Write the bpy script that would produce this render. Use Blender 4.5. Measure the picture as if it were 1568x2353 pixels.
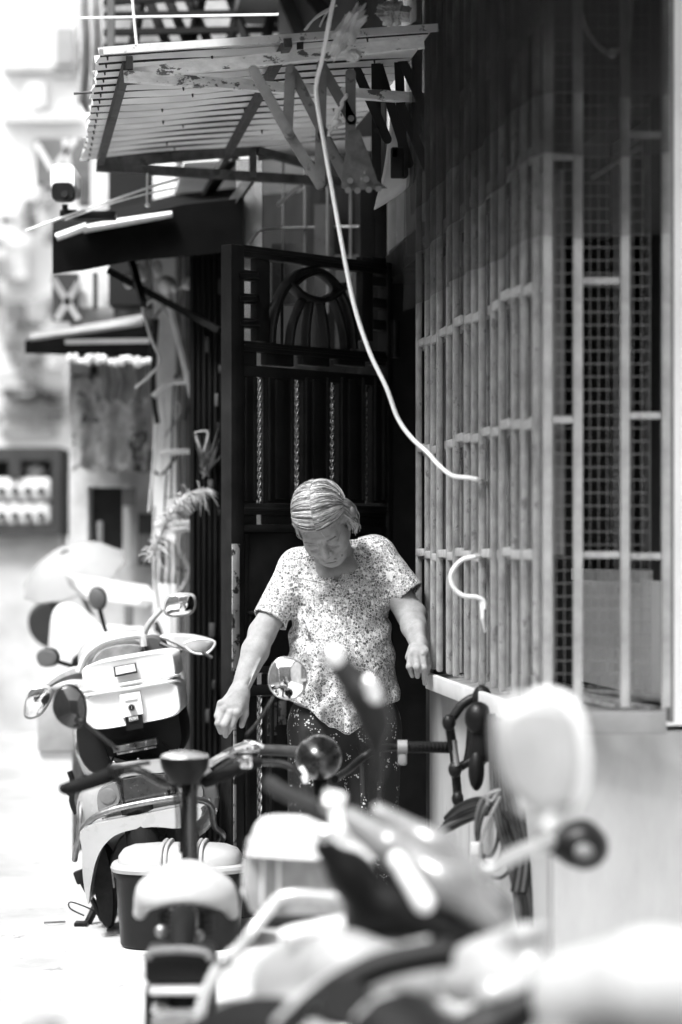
import bpy, bmesh, math, random
import numpy as np
from mathutils import Vector, Matrix
for _o in list(bpy.data.objects): bpy.data.objects.remove(_o)
random.seed(7); R = math.radians
SC = bpy.context.scene; COL = SC.collection

# ---------------------------------------------------------------- camera, sky, sun, exposure
F = 5553.0; H = 1.12                      # focal length in reference pixels (1568 px wide picture), camera height
cam_d = bpy.data.cameras.new('camera'); cam = bpy.data.objects.new('camera', cam_d); COL.objects.link(cam)
cam.location = (0, 0, H); cam.rotation_euler = (R(90), 0, 0)
cam_d.sensor_fit = 'VERTICAL'; cam_d.sensor_height = 36.0; cam_d.lens = F*36.0/2353.0
cam_d.shift_y = 98.5/2353.0
cam_d.clip_start = 0.05; cam_d.clip_end = 500
cam_d.dof.use_dof = True; cam_d.dof.focus_distance = 6.78; cam_d.dof.aperture_fstop = 1.8
SC.camera = cam
SUN_EL, SUN_AZ = 58.0, 222.0              # high, behind the camera and to its left
W = bpy.data.worlds.new('World'); SC.world = W; W.use_nodes = True
nt = W.node_tree; nt.nodes.clear()
sk = nt.nodes.new('ShaderNodeTexSky'); sk.sky_type = 'NISHITA'; sk.sun_disc = False
sk.sun_elevation = R(SUN_EL); sk.sun_rotation = R(SUN_AZ); sk.dust_density = 4.0
bw = nt.nodes.new('ShaderNodeRGBToBW'); bg = nt.nodes.new('ShaderNodeBackground'); wo = nt.nodes.new('ShaderNodeOutputWorld')
bg.inputs['Strength'].default_value = 0.15
nt.links.new(sk.outputs[0], bw.inputs[0]); nt.links.new(bw.outputs[0], bg.inputs['Color']); nt.links.new(bg.outputs[0], wo.inputs[0])
sd = bpy.data.lights.new('sun', 'SUN'); sd.energy = 1.5; sd.angle = R(14); sd.color = (1, 1, 1)
sun = bpy.data.objects.new('sun', sd); COL.objects.link(sun)
_az = R(SUN_AZ); _v = Vector((math.sin(_az)*math.cos(R(SUN_EL)), math.cos(_az)*math.cos(R(SUN_EL)), math.sin(R(SUN_EL))))
sun.rotation_euler = _v.to_track_quat('Z', 'Y').to_euler(); sun.location = (-3, -3, 8)
SC.view_settings.view_transform = 'Standard'; SC.view_settings.look = 'None'
SC.view_settings.exposure = 1.88; SC.view_settings.gamma = 1.0
SC.view_settings.use_curve_mapping = False
SC.render.engine = 'CYCLES'; SC.cycles.max_bounces = 8

# ---------------------------------------------------------------- places
ST, CT = 0.12395, 0.99229                 # the alley runs 7.1 degrees to the left of the view
DO = 0.0                                  # extra depth while one thing is being built
def P(x, y, d):
    d += DO; return Vector(((x-784)/F*d, d, H+(1275-y)/F*d))
def px(n, d): return n/F*d
def U(u, v, z): return Vector((CT*u-ST*v, ST*u+CT*v, z))        # u across the alley, v along it
def vx(x, u):
    r = (x-784)/F
    return u*(CT-r*ST)/(ST+r*CT)
def UP(x, y, u):                          # point of the wall plane u seen at a pixel
    v = vx(x, u); d = ST*u+CT*v
    return U(u, v, H+(1275-y)/F*d)
class Plane:                              # any upright plane through two ground points
    def __init__(s, A, B):
        s.A = Vector((A[0], A[1], 0)); s.t = (Vector((B[0], B[1], 0))-s.A).normalized()
        s.n = Vector((s.t.y, -s.t.x, 0))
        if s.n.y > 0: s.n = -s.n
    def __call__(s, x, y, off=0.0):
        A = s.A+s.n*off; r = Vector(((x-784)/F, 1, 0))
        d = A.dot(s.n)/r.dot(s.n)
        return P(x, y, d)

# ---------------------------------------------------------------- things and parts
def tag(o, label=None, cat=None, group=None, kind=None):
    if label: o['label'] = label
    if cat: o['category'] = cat
    if group: o['group'] = group
    if kind: o['kind'] = kind
    return o
def thing(name, label, cat, loc, group=None):
    o = bpy.data.objects.new(name, None); COL.objects.link(o); o.location = loc; o.empty_display_size = .1
    return tag(o, label, cat, group)
def wmat(o):
    m = o.matrix_basis.copy()
    return wmat(o.parent) @ m if o.parent else m
def obj(name, bm, mat, parent=None, sharp=38, smooth=True):
    me = bpy.data.meshes.new(name)
    if parent is not None: bm.transform(wmat(parent).inverted())
    bmesh.ops.recalc_face_normals(bm, faces=bm.faces)
    bm.to_mesh(me); bm.free()
    if smooth:
        me.polygons.foreach_set('use_smooth', [True]*len(me.polygons)); me.set_sharp_from_angle(angle=R(sharp))
    for m in (mat if isinstance(mat, (list, tuple)) else [mat]): me.materials.append(m)
    o = bpy.data.objects.new(name, me); COL.objects.link(o)
    if parent is not None: o.parent = parent
    return o
def rep(o, off, parent=None):             # a copy of a part moved by an offset, same mesh data
    c = o.copy(); COL.objects.link(c); c.parent = parent or o.parent
    c.location = o.location+Vector(off); return c
def npmesh(name, verts, faces, mat, parent=None):
    me = bpy.data.meshes.new(name)
    if parent is not None:
        o = wmat(parent).translation; verts = verts-np.array(o)[None]
    me.from_pydata(verts.tolist(), [], faces.tolist()); me.polygons.foreach_set('use_smooth', [True]*len(me.polygons))
    me.materials.append(mat)
    ob = bpy.data.objects.new(name, me); COL.objects.link(ob)
    if parent is not None: ob.parent = parent
    return ob

# ---------------------------------------------------------------- shapes
B = bmesh.new
def box(bm, c, size, rot=None, bev=0.0, seg=2):
    m = Matrix.Translation(c) @ (rot.to_4x4() if rot is not None else Matrix.Identity(4)) @ Matrix.Diagonal((*size, 1))
    r = bmesh.ops.create_cube(bm, size=1.0, matrix=m)
    if bev > 0:
        es = list({e for v in r['verts'] for e in v.link_edges})
        bmesh.ops.bevel(bm, geom=es, offset=bev, segments=seg, profile=.5, affect='EDGES')
    return bm
RU = Matrix(((CT, -ST, 0), (ST, CT, 0), (0, 0, 1)))              # columns: across, along, up
def ubox(bm, u0, u1, v0, v1, z0, z1, bev=0.0):
    return box(bm, U((u0+u1)/2, (v0+v1)/2, (z0+z1)/2), (u1-u0, v1-v0, z1-z0), RU, bev)
def bar(bm, a, b, w, h, up=(0, 0, 1), bev=0.0):                  # rectangular bar between two points
    a = Vector(a); b = Vector(b); t = (b-a); L = t.length; t.normalize()
    s = t.cross(Vector(up))
    if s.length < 1e-4: s = t.cross(Vector((0, 1, 0)))
    s.normalize(); q = s.cross(t).normalized()
    rot = Matrix((s, t, q)).transposed()
    return box(bm, (a+b)/2, (w, L, h), rot, bev)
def spl(pts, n=6):
    pts = [Vector(p) for p in pts]; out = []
    for i in range(len(pts)-1):
        p0 = pts[max(i-1, 0)]; p1 = pts[i]; p2 = pts[i+1]; p3 = pts[min(i+2, len(pts)-1)]
        for k in range(n):
            t = k/n
            out.append(.5*((2*p1)+(p2-p0)*t+(2*p0-5*p1+4*p2-p3)*t*t+(3*p1-p0-3*p2+p3)*t**3))
    out.append(pts[-1]); return out
def tube(bm, pts, r, seg=8, n=0, caps=True, flat=1.0):
    rr = r if isinstance(r, (list, tuple)) else [r]*len(pts)
    if n:
        R2 = []
        for i in range(len(pts)-1): R2 += [rr[i]+(rr[i+1]-rr[i])*k/n for k in range(n)]
        rr = R2+[rr[-1]]; pts = spl(pts, n)
    pts = [Vector(p) for p in pts]; rings = []
    t = (pts[1]-pts[0]).normalized(); s = t.cross(Vector((0, 0, 1)))
    if s.length < .05: s = t.cross(Vector((0, 1, 0)))
    s.normalize()
    for i, p in enumerate(pts):
        t = (pts[min(i+1, len(pts)-1)]-pts[max(i-1, 0)]).normalized()
        s = (s-t*s.dot(t)).normalized(); q = t.cross(s)
        rings.append([bm.verts.new(p+(s*math.cos(a)+q*math.sin(a)*flat)*rr[i]) for a in [2*math.pi*k/seg for k in range(seg)]])
    skin(bm, rings, caps); return bm
def skin(bm, rings, caps=True, closed=True):
    for a, b in zip(rings[:-1], rings[1:]):
        n = len(a)
        for k in range(n if closed else n-1):
            try: bm.faces.new((a[k], a[(k+1) % n], b[(k+1) % n], b[k]))
            except ValueError: pass
    if caps and closed:
        bm.faces.new(rings[0][::-1]); bm.faces.new(rings[-1])
def loft(bm, rings, caps=True):
    skin(bm, [[bm.verts.new(p) for p in r] for r in rings], caps); return bm
def sring(c, ax, ay, rx, ry, n=24, p=2.0):                       # superellipse ring about c
    c = Vector(c); ax = Vector(ax); ay = Vector(ay); o = []
    for k in range(n):
        a = 2*math.pi*k/n; cs, sn = math.cos(a), math.sin(a)
        o.append(c+ax*rx*math.copysign(abs(cs)**(2/p), cs)+ay*ry*math.copysign(abs(sn)**(2/p), sn))
    return o
def ell(bm, c, r, rot=None, su=20, sv=12):
    m = Matrix.Translation(c) @ (rot.to_4x4() if rot is not None else Matrix.Identity(4)) @ Matrix.Diagonal((*r, 1))
    bmesh.ops.create_uvsphere(bm, u_segments=su, v_segments=sv, radius=1.0, matrix=m); return bm
def prism(bm, pts, ext):                                         # closed outline pushed along a vector
    ext = Vector(ext); a = [bm.verts.new(Vector(p)) for p in pts]; b = [bm.verts.new(Vector(p)+ext) for p in pts]
    bm.faces.new(a); bm.faces.new(b[::-1]); n = len(a)
    for k in range(n): bm.faces.new((a[k], b[k], b[(k+1) % n], a[(k+1) % n]))
    return bm
def slab(bm, x0, y0, x1, y1, d, th, bev=0.0):                    # upright box facing the camera, front at depth d
    a = P(x0, y0, d); b = P(x1, y1, d)
    return box(bm, Vector(((a.x+b.x)/2, d+th/2, (a.z+b.z)/2)), (abs(b.x-a.x), th, abs(a.z-b.z)), None, bev)
def disc(bm, c, n, r, th, seg=28, ratio=1.0):                    # thick disc with normal n
    n = Vector(n).normalized(); s = n.cross(Vector((0, 0, 1)))
    if s.length < .05: s = Vector((1, 0, 0))
    s.normalize(); q = n.cross(s); c = Vector(c)
    prof = [(r*.9, -th/2), (r, -th/4), (r, th/4), (r*.9, th/2)]
    return loft(bm, [[c+n*z+(s*math.cos(a)*ratio+q*math.sin(a))*k for a in [2*math.pi*i/seg for i in range(seg)]] for k, z in prof])
def loop_pts(pts, n=6):                                          # closed smooth outline
    pts = [Vector(p) for p in pts]; m = len(pts); out = []
    for i in range(m):
        p0, p1, p2, p3 = pts[i-1], pts[i], pts[(i+1) % m], pts[(i+2) % m]
        for k in range(n):
            t = k/n; out.append(.5*((2*p1)+(p2-p0)*t+(2*p0-5*p1+4*p2-p3)*t*t+(3*p1-p0-3*p2+p3)*t**3))
    return out
def pillow(bm, outline, ext, depth, steps=3, inset=.25):         # outline given depth with rounded front and back
    ext = Vector(ext).normalized(); c = sum(outline, Vector())/len(outline); rings = []
    L = [(-1, inset), (-.72, inset*.35), (-.3, 0), (.3, 0), (.72, inset*.35), (1, inset)]
    for z, i in L: rings.append([p+(c-p)*i+ext*(depth/2*z) for p in outline])
    return loft(bm, rings)

# ---------------------------------------------------------------- materials (all greys: the photograph is black and white)
def g(v): return (v, v, v, 1)
MATS = {}
def mat(name, v, rough=.55, metal=0.0, var=.25, vs=6.0, bump=.0, bs=60.0, coat=0.0, spots=None, stretch=None, trans=0.0, ior=None, spec=None, world=False):
    if name in MATS: return MATS[name]
    m = bpy.data.materials.new(name); MATS[name] = m; m.use_nodes = True; t = m.node_tree; b = t.nodes['Principled BSDF']
    L = t.links.new; N = t.nodes.new
    tc = N('ShaderNodeTexCoord'); mp = N('ShaderNodeMapping'); L(N('ShaderNodeNewGeometry').outputs['Position'] if world else tc.outputs['Object'], mp.inputs[0])
    if stretch: mp.inputs['Scale'].default_value = stretch
    ns = N('ShaderNodeTexNoise'); ns.inputs['Scale'].default_value = vs; ns.inputs['Detail'].default_value = 6; ns.inputs['Roughness'].default_value = .62
    L(mp.outputs[0], ns.inputs['Vector'])
    mr = N('ShaderNodeMapRange'); mr.inputs[1].default_value = .3; mr.inputs[2].default_value = .7
    mr.inputs[3].default_value = v*(1-var); mr.inputs[4].default_value = min(v*(1+var), .95); L(ns.outputs[0], mr.inputs[0])
    val = mr.outputs[0]
    if spots:
        sv, ss, th = spots
        n2 = N('ShaderNodeTexNoise'); n2.inputs['Scale'].default_value = ss; n2.inputs['Detail'].default_value = 5; n2.inputs['Roughness'].default_value = .7
        L(mp.outputs[0], n2.inputs['Vector'])
        m2 = N('ShaderNodeMapRange'); m2.inputs[1].default_value = th; m2.inputs[2].default_value = th+.035; L(n2.outputs[0], m2.inputs[0])
        mx = N('ShaderNodeMix'); mx.data_type = 'FLOAT'; L(m2.outputs[0], mx.inputs[0]); L(val, mx.inputs[2]); mx.inputs[3].default_value = sv
        val = mx.outputs[0]
    L(val, b.inputs['Base Color'])
    r2 = N('ShaderNodeMapRange'); r2.inputs[1].default_value = .3; r2.inputs[2].default_value = .7
    r2.inputs[3].default_value = max(rough-.1, .03) if rough > .12 else rough; r2.inputs[4].default_value = min(rough+.1, 1) if rough > .12 else rough
    L(ns.outputs[0], r2.inputs[0]); L(r2.outputs[0], b.inputs['Roughness'])
    b.inputs['Metallic'].default_value = metal; b.inputs['Coat Weight'].default_value = coat; b.inputs['Coat Roughness'].default_value = .12
    if spec is None: spec = .5 if v > .1 or rough < .3 else .2
    b.inputs['Specular IOR Level'].default_value = spec
    if bump:
        nb = N('ShaderNodeTexNoise'); nb.inputs['Scale'].default_value = bs; nb.inputs['Detail'].default_value = 5; L(mp.outputs[0], nb.inputs['Vector'])
        bu = N('ShaderNodeBump'); bu.inputs['Strength'].default_value = bump; bu.inputs['Distance'].default_value = .004; L(nb.outputs[0], bu.inputs['Height']); L(bu.outputs[0], b.inputs['Normal'])
    if trans > 0:                                                # light passes through thin plastic or cloth
        tr = N('ShaderNodeBsdfTranslucent'); L(val, tr.inputs[0]); ms = N('ShaderNodeMixShader'); ms.inputs[0].default_value = trans
        out = t.nodes['Material Output']; L(b.outputs[0], ms.inputs[1]); L(tr.outputs[0], ms.inputs[2]); L(ms.outputs[0], out.inputs[0])
    return m
def M_wave(name, v0, v1, scale, axis='X', rough=.6, dist=1.5):
    m = bpy.data.materials.new(name); m.use_nodes = True; t = m.node_tree; b = t.nodes['Principled BSDF']; L = t.links.new; N = t.nodes.new
    tc = N('ShaderNodeTexCoord'); w = N('ShaderNodeTexWave'); w.bands_direction = axis; w.inputs['Scale'].default_value = scale
    w.inputs['Distortion'].default_value = dist; w.inputs['Detail'].default_value = 3; L(tc.outputs['Object'], w.inputs[0])
    mr = N('ShaderNodeMapRange'); mr.inputs[3].default_value = v0; mr.inputs[4].default_value = v1; L(w.outputs['Fac'], mr.inputs[0])
    L(mr.outputs[0], b.inputs['Base Color']); b.inputs['Roughness'].default_value = rough
    bu = N('ShaderNodeBump'); bu.inputs['Strength'].default_value = .4; bu.inputs['Distance'].default_value = .003; L(w.outputs['Fac'], bu.inputs['Height']); L(bu.outputs[0], b.inputs['Normal'])
    return m
black = mat('black_plastic', .007, .42, var=.35, vs=9, bump=.12, bs=180)
gloss_black = mat('glossy_black', .004, .26, var=.3, coat=.5)
rubber = mat('rubber', .005, .75, var=.4, vs=14, bump=.3, bs=160)
dark_metal = mat('dark_metal', .014, .45, metal=.3, var=.5, vs=18, bump=.3, bs=120)
gate_paint = mat('gate_paint', .016, .42, var=.35, vs=10, bump=.15, bs=120)
peel = mat('peeling_paint', .26, .6, var=.25, vs=14, bump=.2, bs=90, spots=(.012, 24, .53))
chrome = mat('chrome', .72, .16, metal=1, var=.15, vs=20)
steel = mat('worn_steel', .26, .36, metal=.8, var=.35, vs=25, bump=.1)
mirror_m = mat('mirror_glass', .85, .03, metal=1, var=.02)
dim_mirror = mat('dark_mirror_glass', .1, .05, metal=.9, var=.05)
white_paint = mat('white_paint', .78, .3, var=.05, vs=5, coat=.5)
scoot_white = mat('scooter_white', .42, .3, var=.1, vs=7, coat=.4, spots=(.34, 22, .69))
box_white = mat('box_white', .74, .36, var=.05, vs=8, bump=.06, bs=240)
concrete = mat('concrete', .34, .85, var=.28, vs=3.0, bump=.35, bs=40)
ground_m = mat('ground_concrete', .47, .8, var=.28, vs=2.2, bump=.5, bs=30, spots=(.28, 6, .62))
plaster = mat('plaster', .34, .8, var=.15, vs=3.5, bump=.25, bs=30, stretch=(2, 2, .7), spots=(.27, 4, .62))
white_wall = mat('white_wall', .85, .8, var=.15, vs=4, bump=.2, stretch=(2, 2, .6))
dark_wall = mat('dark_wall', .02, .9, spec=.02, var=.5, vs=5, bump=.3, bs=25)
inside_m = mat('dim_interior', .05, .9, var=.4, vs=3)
cage_paint = mat('cage_paint', .31, .55, var=.35, vs=30, bump=.35, bs=90, spots=(.17, 40, .60), stretch=(1, 1, .6), world=True)
grey_sheet = mat('grey_sheet_metal', .06, .6, var=.25, vs=5, bump=.12, bs=30)
glass_dark = mat('dark_window_glass', .015, .35, var=.1)
rust = mat('rusty_paint', .09, .65, var=.5, vs=16, bump=.4, bs=80, spots=(.06, 20, .55))
peel_white = mat('peeling_white_paint', .8, .6, var=.2, vs=20, bump=.4, bs=70, spots=(.13, 13, .56), stretch=(1, 1, 2.2))
sheet_m = mat('corrugated_sheet_paint', .72, .55, var=.14, vs=7, bump=.1, spots=(.2, 30, .68), trans=.22)
# ================================================================ SETTING
bm = B(); 
for gx in range(1): pass
bmesh.ops.create_grid(bm, x_segments=40, y_segments=40, size=160, matrix=Matrix.Translation((0, 60, 0)))
tag(obj('ground', bm, ground_m), kind='structure')

# ---------------------------------------------------------------- the house on the right, with the doorway
V0 = 5.26; U0 = 1.13; UR = 1.42; VJ = vx(985, U0); VN = VJ+.02; VF = vx(893, U0); ZL = 2.06
house = thing('house', 'narrow alley house with dark open doorway and barred recessed window', 'house', U(1.3, 6.5, 0))
bm = B(); ubox(bm, U0, UR+.05, V0+.06, VJ-.02, 0, .735); ubox(bm, U0, 2.6, V0-.02, V0+.04, 0, .728); obj('dwarf_wall', bm, plaster, house)
w1, w2, zs, zt = 5.52, 6.22, 1.085, 2.2
bm = B()
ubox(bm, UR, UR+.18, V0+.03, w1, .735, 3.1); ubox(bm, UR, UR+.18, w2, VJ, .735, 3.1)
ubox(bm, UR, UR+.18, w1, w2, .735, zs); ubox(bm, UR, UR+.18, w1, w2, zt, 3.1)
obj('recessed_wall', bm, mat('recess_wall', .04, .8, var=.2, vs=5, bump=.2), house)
bm = B(); ubox(bm, UR+.181, 4.2, V0+.045, V0+.2, 0, 3.1); obj('end_wall', bm, white_wall, house)
bm = B(); ubox(bm, 1.384, 1.6, V0-.012, V0+.028, .74, 3.1); obj('pilaster', bm, white_wall, house)
bm = B(); ubox(bm, U0+.012, UR+.1, VJ-.018, VJ+.12, 0, ZL+.02); obj('door_jamb', bm, mat('jamb', .06, .7, var=.4), house)
bm = B(); ubox(bm, U0, U0+.2, VJ-.02, VF+.03, ZL+.03, 3.1); obj('wall_above_door', bm, mat('tile_bed', .22, .8), house)
bm = B(); ubox(bm, U0-.012, U0+.15, VJ, VF, ZL-.055, ZL+.028); obj('lintel', bm, gate_paint, house)
bm = B(); ubox(bm, U0-.004, U0+.2, VF, VF+.08, 0, ZL-.056); obj('door_jamb', bm, gate_paint, house)
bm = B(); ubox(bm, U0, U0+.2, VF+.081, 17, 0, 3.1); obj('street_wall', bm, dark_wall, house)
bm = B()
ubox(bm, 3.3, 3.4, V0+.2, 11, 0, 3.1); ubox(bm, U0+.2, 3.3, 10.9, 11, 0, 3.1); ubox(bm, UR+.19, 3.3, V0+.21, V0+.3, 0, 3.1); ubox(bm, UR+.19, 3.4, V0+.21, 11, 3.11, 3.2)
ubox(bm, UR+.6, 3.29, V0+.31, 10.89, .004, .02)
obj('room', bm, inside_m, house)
bm = B(); loft(bm, [[U(.4, 4.4, 2.36), U(1.62, 4.4, 2.36), U(1.62, 4.4, 2.42), U(.4, 4.4, 2.42)], [U(.4, 7.0, 2.80), U(1.62, 7.0, 2.80), U(1.62, 7.0, 2.86), U(.4, 7.0, 2.86)]]); obj('unseen_shade_roof', bm, mat('slab_underside', .08, .85, var=.25), house)  # roof added above the view to keep sky light off the grille
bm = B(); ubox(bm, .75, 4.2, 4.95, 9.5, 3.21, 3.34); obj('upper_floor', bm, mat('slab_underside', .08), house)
# tiles over the doorway
bm = B(); tw, th = .2, .3
v = VJ-.01; ubox(bm, U0-.008, U0-.001, v+.002, v+tw-.002, ZL+.04, ZL+.04+th-.004)
tile = obj('tile', bm, mat('wall_tile', .4, .22, var=.16, vs=3), house)
for i in range(4):
    for k in range(3):
        if i or k: rep(tile, U(0, tw*i, th*k))
# window in the recess
win = obj('window', ubox(B(), UR+.09, UR+.1, w1+.03, w2-.03, zs+.03, zt-.03), glass_dark, house)
bm = B()
for a in (w1+.016, (w1+w2)/2, w2-.016): ubox(bm, UR+.07, UR+.12, a-.016, a+.016, zs+.001, zt-.001)
for a in (zs+.016, zt-.016): ubox(bm, UR+.072, UR+.118, w1+.034, w2-.034, a-.015, a+.015)
obj('frame', bm, mat('window_frame', .3, .5), win)
bm = B(); ubox(bm, UR-.03, UR+.06, w1-.02, w2+.02, zs-.03, zs-.001); obj('sill', bm, mat('sill', .6, .7), win)
bm = B(); ubox(bm, UR-.012, UR-.002, V0+.06, w2+.05, .79, 1.06); obj('board', bm, mat('white_board', .9, .6, var=.08), house)
bm = B(); slab(bm, 1538, -300, 1549, 1660, 5.29, .05); obj('drain_pipe', bm, mat('post_grey', .11, .5, var=.3), house)

# houses round the rest of the alley, outside the frame: they shade it from the low sky
for nm, lab, (u0, u1, v0, v1, z1) in (('house', 'plain plaster house along the other side of the alley', (-3.4, -2.4, -9, 40, 4.2)), ('house', 'plain plaster house across the alley behind the camera', (-2.3, 5, -10, -9, 5.0)), ('house', 'plain plaster house set back beside the camera on the right', (3.0, 4.0, -8.9, 4.0, 4.2))):
    t = thing(nm, lab, 'house', U((u0+u1)/2, (v0+v1)/2, 0))
    bm = B(); ubox(bm, u0, u1, v0, v1, 0, z1); obj('wall', bm, mat('alley_plaster', .32, .85, var=.3, vs=1.2), t)
    bm = B(); ubox(bm, u0-.1, u1+.1, v0-.1, v1+.1, z1+.002, z1+.15); obj('roof', bm, mat('alley_roof', .15, .8), t)

# ---------------------------------------------------------------- steel grille round the window recess
cage = thing('security_grille', 'tall grey box grille of vertical bars round the window recess', 'window grille', U(1.2, 6, .74))
UC = 1.095; VE = 5.24
bm = B(); ubox(bm, UC-.009, UC+.009, VE+.03-.010, VE+.03+.010, .79, 2.415, .006)
b0 = obj('bar', bm, cage_paint, cage)
def zshade_roof(v): return 2.36+.1692*(v-4.4)-.006
b0.scale.z = (zshade_roof(VE)-.74)/(2.415-.74)
nb = 13; stp = (VJ-.03-VE-.05)/nb
for i in range(1, nb+1):
    o = rep(b0, U(.004*(((i*7) % 5)/2-1), stp*i+.006*(((i*13) % 7)/3-1), 0)); o.scale.z = (zshade_roof(VE+stp*i)-.74)/(2.415-.74)
bm = B(); ubox(bm, UC+.045, UC+.053, VE+.03+stp*.5-.006, VE+.03+stp*.5+.006, .79, 2.415, .002)
i0 = obj('inner_bar', bm, cage_paint, cage); i0.scale.z = b0.scale.z
for i in range(1, nb): rep(i0, U(.003*((i*5) % 3-1), stp*i+.014*(((i*11) % 5)/2-1), 0)).scale.z = (zshade_roof(VE+stp*i)-.74)/(2.415-.74)
bm = B(); ubox(bm, UC+.062, UC+.066, VE+.05, VJ-.03, 1.12, 1.98); obj('backing_sheet', bm, mat('backing_grey', .15, .7, var=.5, vs=9, stretch=(1, 1, .4), world=True), cage)
rails_z = [1.12, 1.42, 1.725, 2.03, 2.33]
bm = B(); ubox(bm, UC+.007, UC+.03, VE+.03, VJ-.03, rails_z[0]-.012, rails_z[0]+.012, .002)
r0 = obj('rail', bm, cage_paint, cage)
for z in rails_z[1:]: rep(r0, (0, 0, z-rails_z[0]))
# short cross pieces seen in the gaps
bm = B(); ubox(bm, UC-.010, UC+.006, VE+.03+.012, VE+.03+stp*1.0-.012, rails_z[0]-.011, rails_z[0]+.011, .004)
s0 = obj('cross_piece', bm, mat('cage_paint_light', .44, .5, var=.2, vs=30), cage)
for k, z in enumerate(rails_z[:3]):
    for i in range(0, nb):
        if (k or i) and (i*5+k*3) % 11 != 4: rep(s0, U(.003*((i+k) % 3-1), stp*i+.008*(((i*3+k) % 5)/2-1), z-rails_z[0]+.007*(((i*7+k*5) % 5)/2-1)))
# near end: four uprights with staggered rails
ends = [1258, 1328, 1436, 1531]; DE = 5.30
def eu(x): return P(x, 0, DE).x
bm = B(); box(bm, Vector((eu(ends[0]), DE, 1.6)), (.021, .022, 1.63), None, .004); e0 = obj('upright', bm, mat('upright_paint', .33, .45, var=.25, vs=18, bump=.2), cage)
for x in ends[1:]: rep(e0, (eu(x)-eu(ends[0]), 0, 0))
for i, ys in enumerate(((965, 360), (645, 1275), (955, 1278, 310))):
    for y in ys:
        z = P(0, y, DE).z; bm = B(); box(bm, Vector(((eu(ends[i])+eu(ends[i+1]))/2, DE, z)), (eu(ends[i+1])-eu(ends[i])-.022, .015, .015), None, .003)
        obj('rail', bm, cage_paint, cage)
bm = B()                                                         # square wire mesh behind the end bars
x0, x1, z0, z1 = eu(1262), eu(1500), .80, 2.4; dm = DE+.045
n = int((x1-x0)/.0185)
for i in range(n+1): box(bm, Vector((x0+(x1-x0)*i/n, dm, (z0+z1)/2)), (.0012, .0012, z1-z0))
k = int((z1-z0)/.0285)
for i in range(k+1): box(bm, Vector(((x0+x1)/2, dm+.0017, z0+(z1-z0)*i/k)), (x1-x0, .0012, .0016))
tag(obj('wire_mesh', bm, mat('mesh_wire', .22, .5, var=.2), cage), kind='stuff')
bm = B()                                                         # bottom tray: long lip she holds, and end lip
a = UP(984, 1562, UC-.012); b = U(UC-.012, VE-.01, .755)
bar(bm, a+Vector((0, 0, -.002)), b, .016, .046, bev=.004); obj('bottom_rail', bm, mat('ledge_paint', .56, .5, var=.15, vs=12), cage)
bm = B(); box(bm, Vector(((eu(1262)+eu(1531))/2, DE-.005, .752)), (eu(1531)-eu(1262), .024, .05), None, .004); obj('bottom_rail', bm, mat('tray_grey', .2, .5), cage)
bm = B(); ubox(bm, UC+.01, UR-.002, VE+.02, VJ-.03, .757, .772); obj('tray', bm, cage_paint, cage)
for i, (xa, ya, xb, yb) in enumerate(((1262, 1588, 1500, 1632), (1275, 1600, 1420, 1628), (1300, 1590, 1530, 1606))):
    bm = B(); tube(bm, [P(xa, ya, 5.9), P((xa+xb)/2, (ya+yb)/2-4, 5.6), P(xb, yb, 5.42)], .009, 7, 4); obj('tray_rod', bm, cage_paint, cage)
bm = B(); ubox(bm, UC+.034, UC+.040, VE+.05, VJ-.03, 1.99, 2.6); bm.free(); bm = loft(B(), [[U(a_, VE+.05, b_) for a_, b_ in ((UC+.034, 1.99), (UC+.04, 1.99), (UC+.04, zshade_roof(VE+.05)), (UC+.034, zshade_roof(VE+.05)))], [U(a_, VJ-.03, b_) for a_, b_ in ((UC+.034, 1.99), (UC+.04, 1.99), (UC+.04, zshade_roof(VJ-.03)), (UC+.034, zshade_roof(VJ-.03)))]]); obj('cover_sheet', bm, M_wave('ribbed_dark_sheet', .05, .075, 9, 'Y', .7, .6), cage)
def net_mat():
    m = mat('painted_shade_net', .04, .9, var=.4, vs=9, stretch=(1, 1, .5)); t = m.node_tree; L = t.links.new
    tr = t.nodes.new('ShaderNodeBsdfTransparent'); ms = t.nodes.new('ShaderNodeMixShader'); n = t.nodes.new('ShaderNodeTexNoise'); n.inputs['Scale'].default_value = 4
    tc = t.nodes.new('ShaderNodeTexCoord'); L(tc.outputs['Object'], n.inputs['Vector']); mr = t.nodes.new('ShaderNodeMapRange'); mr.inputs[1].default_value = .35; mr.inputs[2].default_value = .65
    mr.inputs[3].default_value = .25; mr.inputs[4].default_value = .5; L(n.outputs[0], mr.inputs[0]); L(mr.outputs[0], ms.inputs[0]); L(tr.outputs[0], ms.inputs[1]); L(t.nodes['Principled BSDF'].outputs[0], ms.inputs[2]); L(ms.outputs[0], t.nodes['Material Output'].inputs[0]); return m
net = thing('painted_shade_net', 'dark net layers imitating shade over the top of the window grille', 'netting', U(UC-.03, 6, 2.2))
nm = net_mat()
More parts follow.
